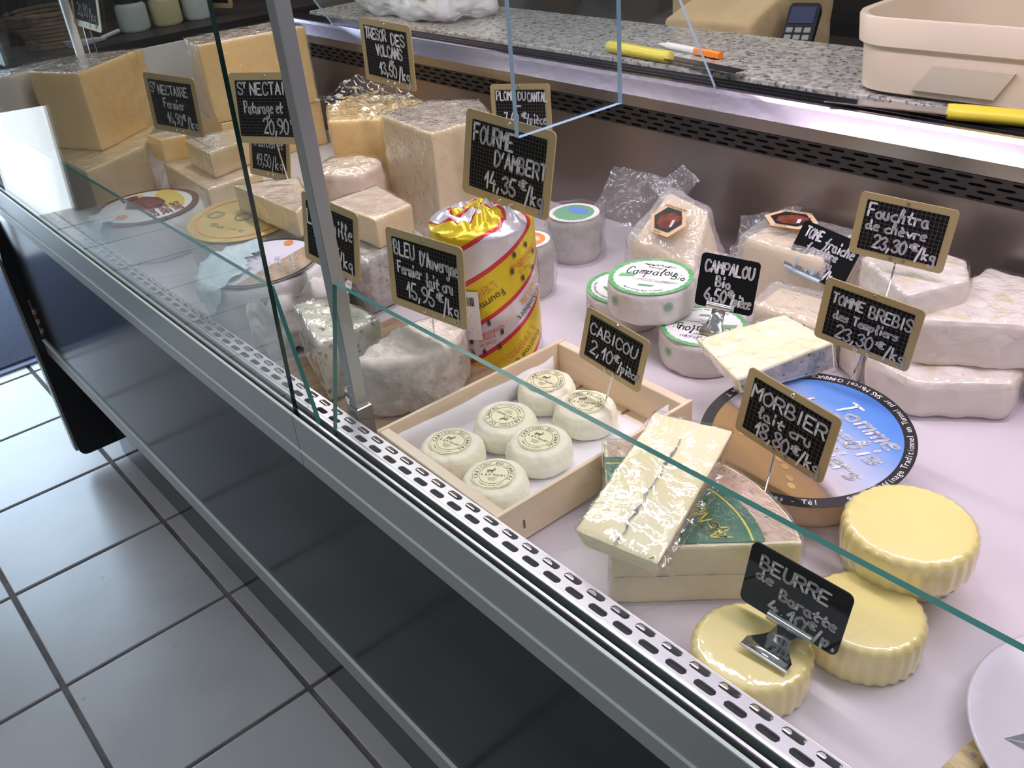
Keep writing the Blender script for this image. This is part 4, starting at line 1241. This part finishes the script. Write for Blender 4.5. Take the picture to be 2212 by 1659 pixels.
def cow_label(t, loc, rot, s):
    hexo = [(s * math.cos(D(60 * q)) * 1.25, s * math.sin(D(60 * q)) * .95) for q in range(6)]
    bm = NB(); bm.faces.new([bm.verts.new((x, y, 0)) for x, y in hexo])
    lb = obj('label', bm, 'label_peach', t, loc, rot, smooth=0); lb['label'] = 'peach paper label with a red cow head'
    bm = NB(); bm.faces.new([bm.verts.new((x * .78, y * .74, .0005)) for x, y in hexo]); obj('label_picture', bm, 'ring_black', lb, smooth=0)
    bm = NB(); bm.faces.new([bm.verts.new((x * s, y * s, .0008)) for x, y in ((-.55, -.35), (-.2, -.5), (.35, -.45), (.62, -.05), (.75, .1), (.8, .33), (.5, .35), (.1, .45), (-.35, .25), (-.6, .1))]); obj('cow_print', bm, 'cow_red', lb, smooth=0)
    bm = NB(); bm.faces.new([bm.verts.new((x * s, y * s, .001)) for x, y in ((.35, -.35), (.5, -.3), (.45, .1), (.3, .05))]); obj('muzzle_print', bm, 'label_lilac', lb, smooth=0)
    bm = NB(); ptext(bm, 'TOME FRAICHE FERMIERE', s * .14, lambda x, y: (x, y + s * .64, .0008)); obj('label_print', bm, 'ink', lb, smooth=0)
    bm = NB(); ptext(bm, 'CANTAL', s * .15, lambda x, y: (x - s * .2, y - s * .78, .0008)); obj('label_print', bm, 'ink', lb, smooth=0)


def tome(label, poly, z0, z1, tilt, lab, bag=True, inset=.06, sd=1., shear=None):
    cx, cy = centroid(poly); t = thing('bagged_cheese', label, 'cheese', (cx, cy, z0), tilt)
    loc = [(p[0] - cx, p[1] - cy) for p in poly]; h = z1 - z0
    def slant(bm):
        if shear:
            for v in bm.verts: v.co.z *= max(.3, min(1.25, 1 + shear[1] * v.co.y + shear[0] * v.co.x))
    bm = NB(); prism(bm, loc, 0, h, 0, None, inset); bev(bm, .009, 3); refine(bm, .009); rough(bm, .002, 22, sd, 0, 2); slant(bm)
    obj('cheese_body', bm, 'tome_cream', t, smooth=180)
    if bag:
        bm = NB(); prism(bm, [(x * 1.11, y * 1.11) for x, y in loc], 0, h + .008, 0, None, inset, True); bev(bm, .009, 3); refine(bm, .008); rough(bm, .004, 26, sd + 4, 0, 3); slant(bm)
        obj('plastic_bag', bm, 'bag', t, smooth=180)
    if lab: cow_label(t, lab[:3], (lab[3], 0, lab[4]), lab[5])
    return t


t1 = thing('bagged_cheese', 'cream cheese block in clear bag with red cow label beside the grey rounds', 'cheese', (-.80, .965, 0))
tb_ = [(-.062, -.040, 0), (.066, -.048, 0), (.070, .040, 0), (-.060, .050, 0)]
tt_ = [(-.060, -.034, .062), (.064, -.042, .045), (.030, .030, .112), (-.050, .036, .122)]
bm = NB(); hexa(bm, tb_, tt_); bev(bm, .008, 3); refine(bm, .008); rough(bm, .0015, 25, 2, 0, 2); obj('cheese_body', bm, 'tome_cream', t1, smooth=180)
bm = NB(); hexa(bm, [(x * 1.14, y * 1.14, z) for x, y, z in tb_], [(x * 1.12, y * 1.14 - .002, z + .008) for x, y, z in tt_]); bev(bm, .009, 3); refine(bm, .007); rough(bm, .0045, 30, 6, 0, 3); obj('plastic_bag', bm, 'bag', t1, smooth=180)
cow_label(t1, (-.008, -.012, .0985), (D(42), D(-3), D(-8)), .030)
t2 = tome('cream cheese block in a clear bag with a red cow label, against the steel wall', [(-.695, .965), (-.56, .95), (-.545, 1.06), (-.69, 1.065)], .0, .10, (0, 0, .1), (-.025, .012, .1175, .10, .15, .030), inset=.10, sd=5)
tome('low unlabelled cream cheese block under the TOME sign', [(-.605, .872), (-.50, .868), (-.49, .945), (-.605, .945)], 0, .062, (0, 0, .08), None, True, .04, 7)
sheet('bag_end', t1, [(-.20, -.02, .02), (-.05, .03, .08), (-.06, .06, .13), (-.20, .08, .115)], 16, 12, .014, 22, 'bag_clear', 1)
sheet('bag_end', t1, [(-.08, .03, .12), (-.03, .02, .10), (.0, .05, .14), (-.05, .07, .15)], 10, 10, .01, 40, 'bag_clear', 3)
sheet('bag_end', t1, [(-.06, -.06, .005), (.10, -.07, .01), (.12, -.01, .075), (-.02, -.025, .075)], 16, 12, .008, 30, 'bag', 5)
sheet('bag_end', t2, [(-.10, -.02, .03), (-.05, .05, .09), (-.04, .07, .115), (-.13, .06, .085)], 12, 10, .012, 30, 'bag_clear', 7)
sheet('bag_end', t2, [(.05, -.02, .10), (.09, .02, .06), (.10, .06, .10), (.06, .04, .12)], 10, 8, .01, 30, 'bag_clear', 9)

# --- fouchtra wedges
cheese('cheese_wedge', 'long pale goat cheese wedge lying at the bottom against the steel wall', 'cheese', ccw([(-.445, .872), (-.372, .852), (-.292, .918), (-.300, .985), (-.42, 1.0)]), 0, .050, 'paste_pale', 'rind_bloom', (), 'film_strong', seed=11, bv=.010, amp=.003)
cheese('cheese_wedge', 'large pale goat cheese wedge with yellow mottled rind on top of the bottom wedge', 'cheese', ccw([(-.396, .880), (-.20, 1.01), (-.21, 1.06), (-.40, 1.055)]), .051, .108, 'paste_pale', 'rind_bloom', (), 'film', seed=12, bv=.006, amp=.0022)
cheese('cheese_wedge', 'small wrapped goat cheese wedge pierced by the Fouchtra sign', 'cheese', ccw([(-.492, .925), (-.405, .872), (-.374, .950), (-.40, .995), (-.47, 1.0)]), .102, .138, 'paste_pale', 'rind_bloom', (), 'film_strong', seed=13, bv=.005, amp=.002, tilt=(0, D(2), 0))
cheese('cheese_wedge', 'half hidden pale cheese wedge under the small wrapped goat cheese', 'cheese', ccw([(-.49, .90), (-.452, .878), (-.44, .98), (-.50, .99)]), 0, .10, 'paste_pale', 'rind_bloom', (), 'film_strong', seed=14, bv=.006)

# --- blue cheeses on a board
bm = NB(); box(bm, -1.02, -.752, .396, .60, 0, .011); bev(bm, .0015, 1)
tag(obj('serving_board', bm, 'board_wood'), 'brown wooden board under the blue cheeses', 'board')
cheese('blue_cheese_half', 'half wheel of blue cheese with crusty grey rind in stretch film', 'cheese', ccw(sector(-.862, .505, .088, -72, 78, 16)), .0115, .088, 'paste_pale', 'rind_bleu', range(1, 17), 'film_lines', amp=.0035, bv=.008, seed=15, freq=60, top=0)
cheese('blue_cheese_wedge', 'wrapped wedge of blue veined cheese beside the half wheel', 'cheese', ccw([(-1.008, .448), (-.885, .412), (-.884, .500), (-.985, .498)]), .0115, .095, 'paste_blue', 'rind_bleu', (), 'film_strong', seed=16, top=0, wamp=.003, bv=.004)


# --- paper wrapped round cheeses with labels (front left)
def drape(name, parent, r, h, a0, a1, r0, drop, mat, seed=0., amp=.005):
    """loose paper pulled over the rim of a round: from r0 on the top to drop below the rim"""
    bm = NB(); nu, nv = 36, 18; V = []
    for i in range(nu + 1):
        a = D(a0 + (a1 - a0) * i / nu); row = []
        edge = noise.noise((i * .35, seed, 1)); L = (r - r0) + drop * (1 + .5 * edge)
        for j in range(nv + 1):
            q = r0 + .012 * noise.noise((i * .3, seed, 5)) + L * j / nv
            if q < r: rr, z = q, h + .005
            else: rr, z = r + .004 + (q - r) * .12, h + .005 - (q - r)
            n_ = noise.noise((rr * math.cos(a) * 40 + seed, rr * math.sin(a) * 40, z * 40)) + .6 * noise.noise((rr * math.cos(a) * 95, rr * math.sin(a) * 95 + seed, z * 95))
            rr2 = rr + (amp * n_ if q >= r else 0); z2 = z + (amp * (n_ + .5) if q < r else 0)
            row.append(bm.verts.new((rr2 * math.cos(a), rr2 * math.sin(a), z2)))
        V.append(row)
    for i in range(nu):
        for j in range(nv): bm.faces.new((V[i][j], V[i + 1][j], V[i + 1][j + 1], V[i][j + 1]))
    return obj(name, bm, mat, parent, smooth=180)


def wheel(label, x, y, r, h, lmat, seed, lr=.9, tilt=(0, 0, 0), paper='paper_wrap'):
    t = thing('paper_wrapped_round', label, 'cheese', (x, y, 0), tilt)
    bm = NB(); lathe(bm, [(0, 0), (r * .94, 0), (r, .012), (r * 1.02, h * .5), (r, h - .012), (r * .94, h - .001), (0, h)], 64); refine(bm, .010, 3); rough(bm, .0028, 26, seed, 0, 3)
    obj('paper_wrapper', bm, paper, t, smooth=180)
    bm = NB(); disc(bm, r * lr, h + .003, h + .0038, 64); lb = obj('label', bm, lmat, t)
    return t, lb


t, lb = wheel('cheese wheel in white paper with a wood and lilac picture label beside the blue wedge', -1.145, .482, .0885, .10, 'label_lilac', 3, tilt=(D(2), 0, D(-25)))
z_ = .1040; r_ = .0795
bm = NB(); n = 24
bm.faces.new([bm.verts.new((r_ * math.cos(D(-35 + 150 * k_ / n)), r_ * math.sin(D(-35 + 150 * k_ / n)), z_)) for k_ in range(n + 1)]); obj('plank_print', bm, 'label_brown', lb, smooth=0)
bm = NB(); annulus(bm, r_ * .95, r_ * 1.0, z_ + .0002, z_ + .0004, 64); obj('label_border', bm, 'ring_black', lb)
bm = NB()
for a, b, tx, s_ in ((-.01, .045, 'Saint', .0), (-.02, .027, 'Nectaire', .0), (.0, .008, 'Fermier', 0)): write(bm, tx, a, a + .055, b - .01, .012, .0016, 0, lambda x, y: (x + .01, y, z_ + .0005))
obj('label_print', bm, 'white_print', lb, smooth=0)
bm = NB(); disc(bm, .019, z_ + .0003, z_ + .0006, 24, ry=.012, cx=.03, cy=-.043); obj('seal', bm, 'sage', lb)
bm = NB(); disc(bm, .010, z_ + .0003, z_ + .0006, 20, ry=.007, cx=-.05, cy=.04); obj('origin_mark', bm, 'label_orange', lb)
drape('loose_paper', t, .091, .10, 178, 318, .022, .032, 'paper_blue', 2, .007)
drape('loose_paper', t, .093, .075, -20, 95, .088, .075, 'paper_wrap', 11, .010)
sheet('loose_paper', t, [(.02, .07, .03), (.10, .03, .01), (.115, .08, .06), (.06, .12, .08)], 14, 10, .008, 30, 'paper_wrap', 4)
t, lb = wheel('paper wrapped cheese wheel with a gold label in the middle of the white ones', -1.375, .560, .090, .088, 'label_gold', 8, 1.0, (D(3), D(2), D(20)))
bm = NB(); z_ = .0923
annulus(bm, .074, .077, z_, z_ + .0002, 64); obj('label_ring', bm, 'label_orange', lb)
bm = NB(); annulus(bm, .012, .0135, z_, z_ + .0002, 24)
for q in range(3): ribbon(bm, [(-.055 + .012 * math.cos(a / 2) + q * .004, -.01 + .012 * math.sin(a / 2)) for a in range(14)], .0008, 0, lambda x, y: (x, y, z_ + .0002))
write(bm, 'Saint Nectaire', -.03, .05, .03, .009, .001, 0, lambda x, y: (x, y, z_ + .0002)); write(bm, 'Saint', -.03, .04, -.045, .009, .001, 0, lambda x, y: (x, y, z_ + .0002))
obj('label_print', bm, 'ink_brown', lb, smooth=0)
t, lb = wheel('paper wrapped cheese wheel with a red and yellow SAINT NECTAIRE label', -1.62, .487, .097, .070, 'label_maroon', 12, .95, (0, 0, D(-8)))
z_ = .0742; bm = NB(); disc(bm, .082, z_, z_ + .0002, 48, ry=.08); obj('label_field', bm, 'label_white', lb)
bm = NB(); disc(bm, .06, z_ + .0003, z_ + .0005, 32, ry=.022, cx=-.01, cy=.045); disc(bm, .03, z_ + .0003, z_ + .0005, 32, ry=.012, cx=-.045, cy=.0); obj('yellow_print', bm, 'label_yellow', lb)
bm = NB()
for pts in ([(-.05, -.02), (-.01, -.035), (.02, -.01), (.03, .02), (.0, .035), (-.03, .03), (-.055, .01)], [(-.07, -.03), (-.045, -.03), (-.05, .0), (-.07, .0)]): bm.faces.new([bm.verts.new((x, y, z_ + .0007)) for x, y in pts])
obj('cow_print', bm, 'cow_red', lb, smooth=0)
bm = NB(); disc(bm, .014, z_ + .0006, z_ + .0009, 20, ry=.010, cx=.03, cy=-.05); obj('origin_mark', bm, 'label_orange', lb)
bm = NB(); write(bm, 'SAINT', .02, .066, .036, .014, .0026, 0, lambda x, y: (x, y, z_ + .001)); write(bm, 'NECTAIRE', -.005, .072, .014, .015, .0026, 0, lambda x, y: (x, y, z_ + .001)); write(bm, 'FERMIER', .01, .07, -.006, .012, .002, 0, lambda x, y: (x, y, z_ + .001))
obj('label_print', bm, 'label_red', lb, smooth=0)
drape('loose_paper', t, .099, .070, 262, 302, .070, .028, 'paper_blue', 6, .007)

# --- wedges on and behind them
cheese('cheese_wedge', 'thick wrapped cheese piece carrying two wedges, behind the Laqueuille sign', 'cheese', ccw([(-1.27, .59), (-1.06, .585), (-1.07, .71), (-1.25, .74)]), 0, .09, 'rind_grey', 'rind_grey', (), 'film_strong', seed=21, bv=.012)
cheese('cheese_wedge', 'cut wedge of semi soft cheese pierced by the ST NECTAIRE Paturage sign', 'cheese', ccw([(-1.402, .566), (-1.200, .570), (-1.225, .61), (-1.345, .655)]), .094, .136, 'paste_tan', 'rind_pink', (), 'film_strong', seed=22, bv=.003)
cheese('cheese_wedge', 'cut wedge of semi soft cheese to the vendor side of the Laqueuille sign', 'cheese', ccw([(-1.20, .625), (-1.075, .628), (-1.085, .70), (-1.20, .715)]), .091, .136, 'paste_tan', 'rind_pink', (), 'film_strong', seed=23, bv=.003)
t = thing('cheese_round', 'film wrapped pale round between the cut wedges and the tall wedge', 'cheese', (-1.372, .768, 0), (0, 0, 0))
bm = NB(); lathe(bm, [(0, 0), (.056, 0), (.061, .02), (.062, .09), (.056, .118), (.04, .124), (0, .126)], 48); refine(bm, .009, 3); rough(bm, .003, 30, 4, 0, 2); obj('cheese_body', bm, 'rind_pink', t, smooth=180)
bm = NB(); lathe(bm, [(.063, 0), (.065, .02), (.066, .09), (.060, .121), (.044, .128), (0, .13)], 48); refine(bm, .007, 3); rough(bm, .003, 50, 6, 0, 3); obj('plastic_wrap', bm, 'film_strong', t, smooth=180)
cheese('cheese_block', 'tall wedge with brown mottled rind under the TRESOR DES VOLCANS sign', 'cheese', ccw([(-1.335, .822), (-1.165, .805), (-1.155, .93), (-1.26, .985), (-1.34, .93)]), 0, .2, 'paste_tan', 'rind_brown', (), 'film_crisp', seed=24, bv=.004, L=.011, inset=.03)
cheese('cheese_block', 'tall golden wedge under a crumpled heap of film, next to the mottled tall wedge', 'cheese', ccw([(-1.475, .80), (-1.405, .862), (-1.44, .99), (-1.60, .96), (-1.58, .86)]), 0, .172, 'paste_gold', 'paste_gold', (), 'film_crisp', seed=25, bv=.004, L=.011)
t = sheet('film_heap', None, [(-1.60, .84, .19), (-1.41, .85, .178), (-1.42, .98, .185), (-1.60, .97, .20)], 26, 20, .022, 26, 'film_strong', 8)
tag(t, 'crumpled heap of clear film lying on the tall golden wedge', 'plastic film')
cheese('cheese_block', 'lower golden block carrying the tallest slab at the far end', 'cheese', ccw([(-2.07, .785), (-1.925, .785), (-1.90, 1.02), (-2.06, 1.03)]), 0, .1, 'paste_gold', 'rind_brown', (), 'film_strong', seed=26, L=.012)
cheese('cheese_block', 'tallest golden slab of cheese in clear film at the far end', 'cheese', ccw([(-2.05, .80), (-1.93, .779), (-1.893, 1.012), (-2.03, 1.03)]), .101, .263, 'paste_gold', 'rind_pink', (), 'film_crisp', seed=27, L=.012, bv=.003)
cheese('cheese_block', 'large golden quarter block under the SALERS sign', 'cheese', ccw([(-1.95, .535), (-2.08, .715), (-2.165, .61), (-2.07, .475)]), .101, .255, 'paste_gold', 'rind_pink', (), 'film_crisp', seed=28, L=.012, bv=.003)
cheese('cheese_block', 'lower tan block carrying the SALERS block', 'cheese', ccw([(-1.835, .462), (-1.91, .605), (-2.08, .70), (-2.11, .56), (-2.06, .455)]), 0, .1, 'paste_tan', 'paste_tan', (), 'film_crisp', seed=29, L=.012, bv=.003)
cheese('cheese_block', 'pale tall wedge at the very end of the case by the side wall', 'cheese', ccw([(-2.09, .452), (-2.10, .405), (-2.18, .40), (-2.18, .60), (-2.145, .56)]), 0, .252, 'paste_pale', 'rind_pink', (), 'film_crisp', seed=30, L=.012, bv=.003)
cheese('cheese_block', 'flat pink rinded slab at the bottom behind the red label wheel', 'cheese', ccw([(-1.86, .618), (-1.62, .604), (-1.63, .72), (-1.82, .77)]), 0, .07, 'paste_tan', 'rind_pink', (), 'film_strong', seed=31, L=.011, bv=.004)
cheese('cheese_block', 'pink rinded wedge lying on the flat slab', 'cheese', ccw([(-1.80, .650), (-1.665, .642), (-1.69, .74), (-1.79, .76)]), .071, .12, 'paste_tan', 'rind_pink', (), 'film_strong', seed=32, bv=.004)
cheese('cheese_block', 'small golden cheese piece between the SALERS block and the pink rinded wedge', 'cheese', ccw([(-1.92, .62), (-1.855, .622), (-1.84, .67), (-1.90, .70)]), .0715, .118, 'paste_gold', 'rind_pink', (), 'film_strong', seed=33, bv=.003)

# ================================================================== THINGS ON DECK AND WORKTOP
t = thing('plate', 'white round plate at the near end of the deck', 'plate', (-.048, .560, 0))
bm = NB(); lathe(bm, [(0, .004), (.06, .003), (.062, .0), (.068, .0), (.07, .004), (.098, .016), (.105, .019), (.106, .021), (.103, .0215), (.095, .018), (.068, .0075), (0, .0065)], 72)
obj('plate_body', bm, 'plate_white', t, smooth=180)
t = thing('cheese_knife', 'steel blade lying on the white plate', 'knife', (-.085, .545, .0155), (0, D(-5), D(52)))
bm = NB(); o_ = [(-.045, 0), (-.03, -.006), (.0, -.010), (.06, -.011), (.06, .004), (.0, .004)]
a = [bm.verts.new((x, y, 0)) for x, y in o_]; b = [bm.verts.new((x, y, .0014)) for x, y in o_]
bm.faces.new(a[::-1]); bm.faces.new(b)
for i in range(6): bm.faces.new((a[i], a[(i + 1) % 6], b[(i + 1) % 6], b[i]))
obj('blade', bm, 'blade', t, smooth=0)
t = thing('wooden_knife', 'wooden handled knife half under the plate rim', 'knife', (-.125, .455, 0), (0, 0, D(84)))
bm = NB(); slab(bm, rrect(.11, .017, .006), 0, .009); bmesh.ops.rotate(bm, verts=bm.verts[:], cent=(0, 0, 0), matrix=Matrix.Rotation(PI / 2, 3, 'X'))
for v in bm.verts: v.co.z = abs(v.co.z)
bev(bm, .002, 2); obj('handle', bm, 'handle_wood', t)
bm = NB()
for x in (-.03, .0, .03): disc(bm, .002, .0085, .0095, 12, cx=x)
obj('rivet', bm, 'chrome', t)


def yknife(label, x, y, z, rz):
    t = thing('yellow_knife', label, 'knife', (x, y, z), (0, 0, rz), 'yellow handled knives'); t.scale = (1.15, 1.15, 1.15)
    bm = NB(); P = [(-.065, .0, .010), (-.055, .0, .0135), (-.03, .0, .0125), (.0, .0, .0115), (.03, .001, .012), (.05, .002, .013), (.062, .003, .011), (.066, .003, .006)]
    rings = []
    for px, py, r in P: rings.append([bm.verts.new((px, py + r * math.cos(2 * PI * q / 12), .0085 + .0085 * math.sin(2 * PI * q / 12))) for q in range(12)])
    for a, b in zip(rings, rings[1:]):
        for q in range(12): bm.faces.new((a[q], a[(q + 1) % 12], b[(q + 1) % 12], b[q]))
    bm.faces.new(rings[0][::-1]); bm.faces.new(rings[-1]); bmesh.ops.recalc_face_normals(bm, faces=bm.faces[:]); obj('handle', bm, 'yellow_plastic', t, smooth=60)
    bm = NB(); box(bm, .06, .20, -.007, .012, .007, .0085); obj('blade', bm, 'blade', t, smooth=0)


yknife('yellow handled knife lying on the granite beside the orange pen', -1.075, 1.186, .25, D(-7))
yknife('yellow handled knife lying in front of the beige tub', -.440, 1.150, .2465, D(190))
t = thing('ballpoint_pen', 'white and orange ballpoint pen on the granite', 'pen', (-1.02, 1.252, .256), (0, 0, D(-8)))
bm = NB(); tube(bm, [(-.078, 0, 0), (-.068, 0, 0), (-.055, 0, 0), (.02, 0, 0)], .0012, 10, .0058); bm2 = NB(); tube(bm2, [(-.056, 0, 0), (.022, 0, 0)], .0058, 12)
obj('tip', bm, 'white_plastic', t, smooth=60); obj('barrel', bm2, 'white_plastic', t, smooth=60)
bm = NB(); tube(bm, [(.015, 0, 0), (.07, 0, 0), (.074, 0, 0)], .0062, 12); box(bm, .02, .077, -.009, -.005, -.003, .004); obj('orange_grip', bm, 'orange_plastic', t, smooth=60)

# beige tub
t = thing('storage_tub', 'beige plastic tub with rounded corners on the granite', 'tub', (-.428, 1.318, .25), (0, 0, D(3)))
bm = NB(); rings = []
for w_, h_, r_, z in ((.40, .235, .05, 0), (.425, .262, .055, .006), (.43, .268, .056, .062), (.442, .280, .06, .066), (.446, .284, .06, .099), (.443, .281, .059, .102), (.428, .266, .055, .100), (.424, .262, .054, .012), (.40, .24, .05, .008)):
    rings.append([bm.verts.new((x - .045, y - .0, z)) for x, y in rrect(w_, h_, r_, 7)])
for a, b in zip(rings, rings[1:]):
    for i in range(len(a)): bm.faces.new((a[i], a[(i + 1) % len(a)], b[(i + 1) % len(a)], b[i]))
bm.faces.new(rings[0][::-1]); bm.faces.new(rings[-1]); obj('tub_body', bm, 'bin_beige', t, smooth=50)
bm = NB(); hexa(bm, [(-.165, -.1365, .014), (-.06, -.1365, .014), (-.06, -.133, .014), (-.165, -.133, .014)], [(-.14, -.1378, .048), (-.04, -.1378, .048), (-.04, -.134, .048), (-.14, -.134, .048)]); obj('tape_patch', bm, 'tape', t, smooth=0)

# white carrier bag on the worktop
t = thing('plastic_bag', 'white plastic bag slumped on the granite worktop', 'bag', (-1.80, 1.27, .25))
bm = NB(); box(bm, -.2, .18, -.07, .08, 0, .09); bev(bm, .03, 4); refine(bm, .02, 4); rough(bm, .018, 14, 3, 0, 3); obj('bag_body', bm, 'bag_white', t, smooth=180)

# vendor side: shelf with card terminal, kraft paper, dark furniture
bm = NB(); box(bm, -1.9, .6, 1.42, 2.0, .10, .125)
tag(obj('work_shelf', bm, 'cabinet_dark', smooth=0), 'dark lower work shelf behind the granite', 'shelf')
t = thing('card_terminal', 'dark payment card terminal with lit keys and small screen', 'card terminal', (-1.012, 1.56, .126), (0, 0, D(20)))
t.scale = (.72, .72, .72)
bm = NB(); hexa(bm, [(-.045, -.05, 0), (.045, -.05, 0), (.045, .05, 0), (-.045, .05, 0)], [(-.03, -.03, .07), (.03, -.03, .07), (.035, .04, .09), (-.035, .04, .09)]); bev(bm, .004, 2); obj('cradle', bm, 'dark_plastic', t)
bod = thing_ = obj('terminal_body', (lambda b: (slab(b, rrect(.082, .18, .012), -.015, .015), bev(b, .004, 2), b)[2])(NB()), 'dark_plastic', t, (0, .0, .135), (D(-48), 0, 0))
bm = NB(); box(bm, -.032, .032, -.0165, -.0145, .025, .075); obj('screen', bm, 'screen', bod, smooth=0)
for r in range(4):
    for c in range(3):
        bm = NB(); box(bm, -.032 + c * .023, -.014 + c * .023, -.018, -.0145, -.07 + r * .022, -.054 + r * .022); bev(bm, .002, 1)
        obj('key', bm, 'key_grey' if r else ('key_red', 'key_yellow', 'green')[c], bod)
t = thing('kraft_paper_stack', 'brown kraft wrapping paper folded on the work shelf', 'paper', (-1.20, 1.60, .126), (0, 0, D(-5)))
bm = NB(); hexa(bm, [(-.10, -.10, 0), (.13, -.10, 0), (.13, .16, 0), (-.10, .16, 0)], [(-.09, -.10, .115), (.13, -.09, .12), (.13, .16, .235), (-.04, .16, .22)]); bev(bm, .008, 2); refine(bm, .03, 4); rough(bm, .004, 14, 1, 0, 2); obj('paper_body', bm, 'kraft', t, smooth=60)
bm = NB(); box(bm, -.17, -.105, .0, .16, 0, .26); bev(bm, .002, 1); tag(obj('cardboard_box', bm, 'kraft', None, (-1.20, 1.62, .126)), 'tall brown cardboard box next to the kraft paper', 'box')
bm = NB(); box(bm, -.90, -.80, 1.72, 1.73, .126, .33); tag(obj('paper_sheet', bm, 'paper', smooth=0), 'upright white paper behind the card terminal', 'paper')
t = thing('paper_cup', 'pale takeaway cup behind the card terminal', 'cup', (-.83, 1.78, .126))
bm = NB(); lathe(bm, [(0, 0), (.028, 0), (.04, .11), (.042, .112), (.042, .122), (.036, .124), (0, .124)], 28); obj('cup_body', bm, 'bin_beige', t, smooth=40)
bm = NB(); lathe(bm, [(.043, .118), (.044, .126), (.036, .132), (0, .132)], 28); obj('lid', bm, 'white_plastic', t, smooth=40)
bm = NB(); box(bm, -2.0, 1.6, 2.3, 2.75, FLOOR, .9); tag(obj('back_cabinet', bm, 'cabinet_dark', smooth=0), 'tall dark cabinet standing behind the vendor side', 'cabinet')
# far end: dark display shelf with jars and basket
t = thing('display_shelf', 'dark wooden shelf unit beyond the far end of the case', 'shelf', (-3.05, 1.35, FLOOR))
for z in (.25, .55, .845):
    bm = NB(); box(bm, -.24, .22, -.75, .9, z, z + .03); obj('shelf_board', bm, 'cabinet_dark', t, smooth=0)
bm = NB(); box(bm, -.26, -.24, -.75, .9, 0, 1.3); obj('back_board', bm, 'cabinet_dark', t, smooth=0)
for y in (-.75, .88):
    bm = NB(); box(bm, -.26, .22, y, y + .03, 0, 1.3); obj('side_board', bm, 'cabinet_dark', t, smooth=0)
for i, (y, m_, lab_) in enumerate(((1.03, 'jar_white', 'squat glass jar with white contents on the far shelf'), (1.135, 'jar_yellow', 'squat glass jar with yellow contents on the far shelf'), (1.24, 'jar_white', 'squat white jar at the shelf end near the 14 euro sign'))):
    t = thing('jar', lab_, 'jar', (-3.0, y, .1555), (0, 0, 0), 'jars on the far shelf')
    bm = NB(); lathe(bm, [(0, 0), (.040, 0), (.046, .008), (.046, .07), (.038, .082), (0, .083)], 28); obj('jar_body', bm, m_, t, smooth=40)
    bm = NB(); lathe(bm, [(0, .083), (.041, .083), (.041, .10), (.039, .102), (0, .102)], 28); obj('lid', bm, 'dark_plastic', t, smooth=40)
t = thing('wicker_basket', 'brown wicker basket on the far shelf', 'basket', (-3.02, .80, .1555))
bm = NB()
for q in range(9):
    rr = .085 + q * .004
    tube(bm, [(rr * math.cos(2 * PI * a / 28), rr * math.sin(2 * PI * a / 28), .006 + q * .011) for a in range(29)], .006, 6)
disc(bm, .085, 0, .006, 28); obj('weave', bm, 'basket', t)
t = thing('blue_scoop', 'pale blue plastic scoop lying on the shelf by the basket', 'scoop', (-2.93, .86, .156), (0, 0, .4))
bm = NB(); hexa(bm, [(-.02, -.06, 0), (.02, -.06, 0), (.02, .05, 0), (-.02, .05, 0)], [(-.025, -.07, .02), (.025, -.07, .02), (.022, .05, .008), (-.022, .05, .008)]); bev(bm, .003, 2); obj('bowl', bm, 'label_lilac', t)
bm = NB(); tube(bm, [(0, .05, .005), (0, .12, .012)], .006, 8); obj('handle', bm, 'label_lilac', t)
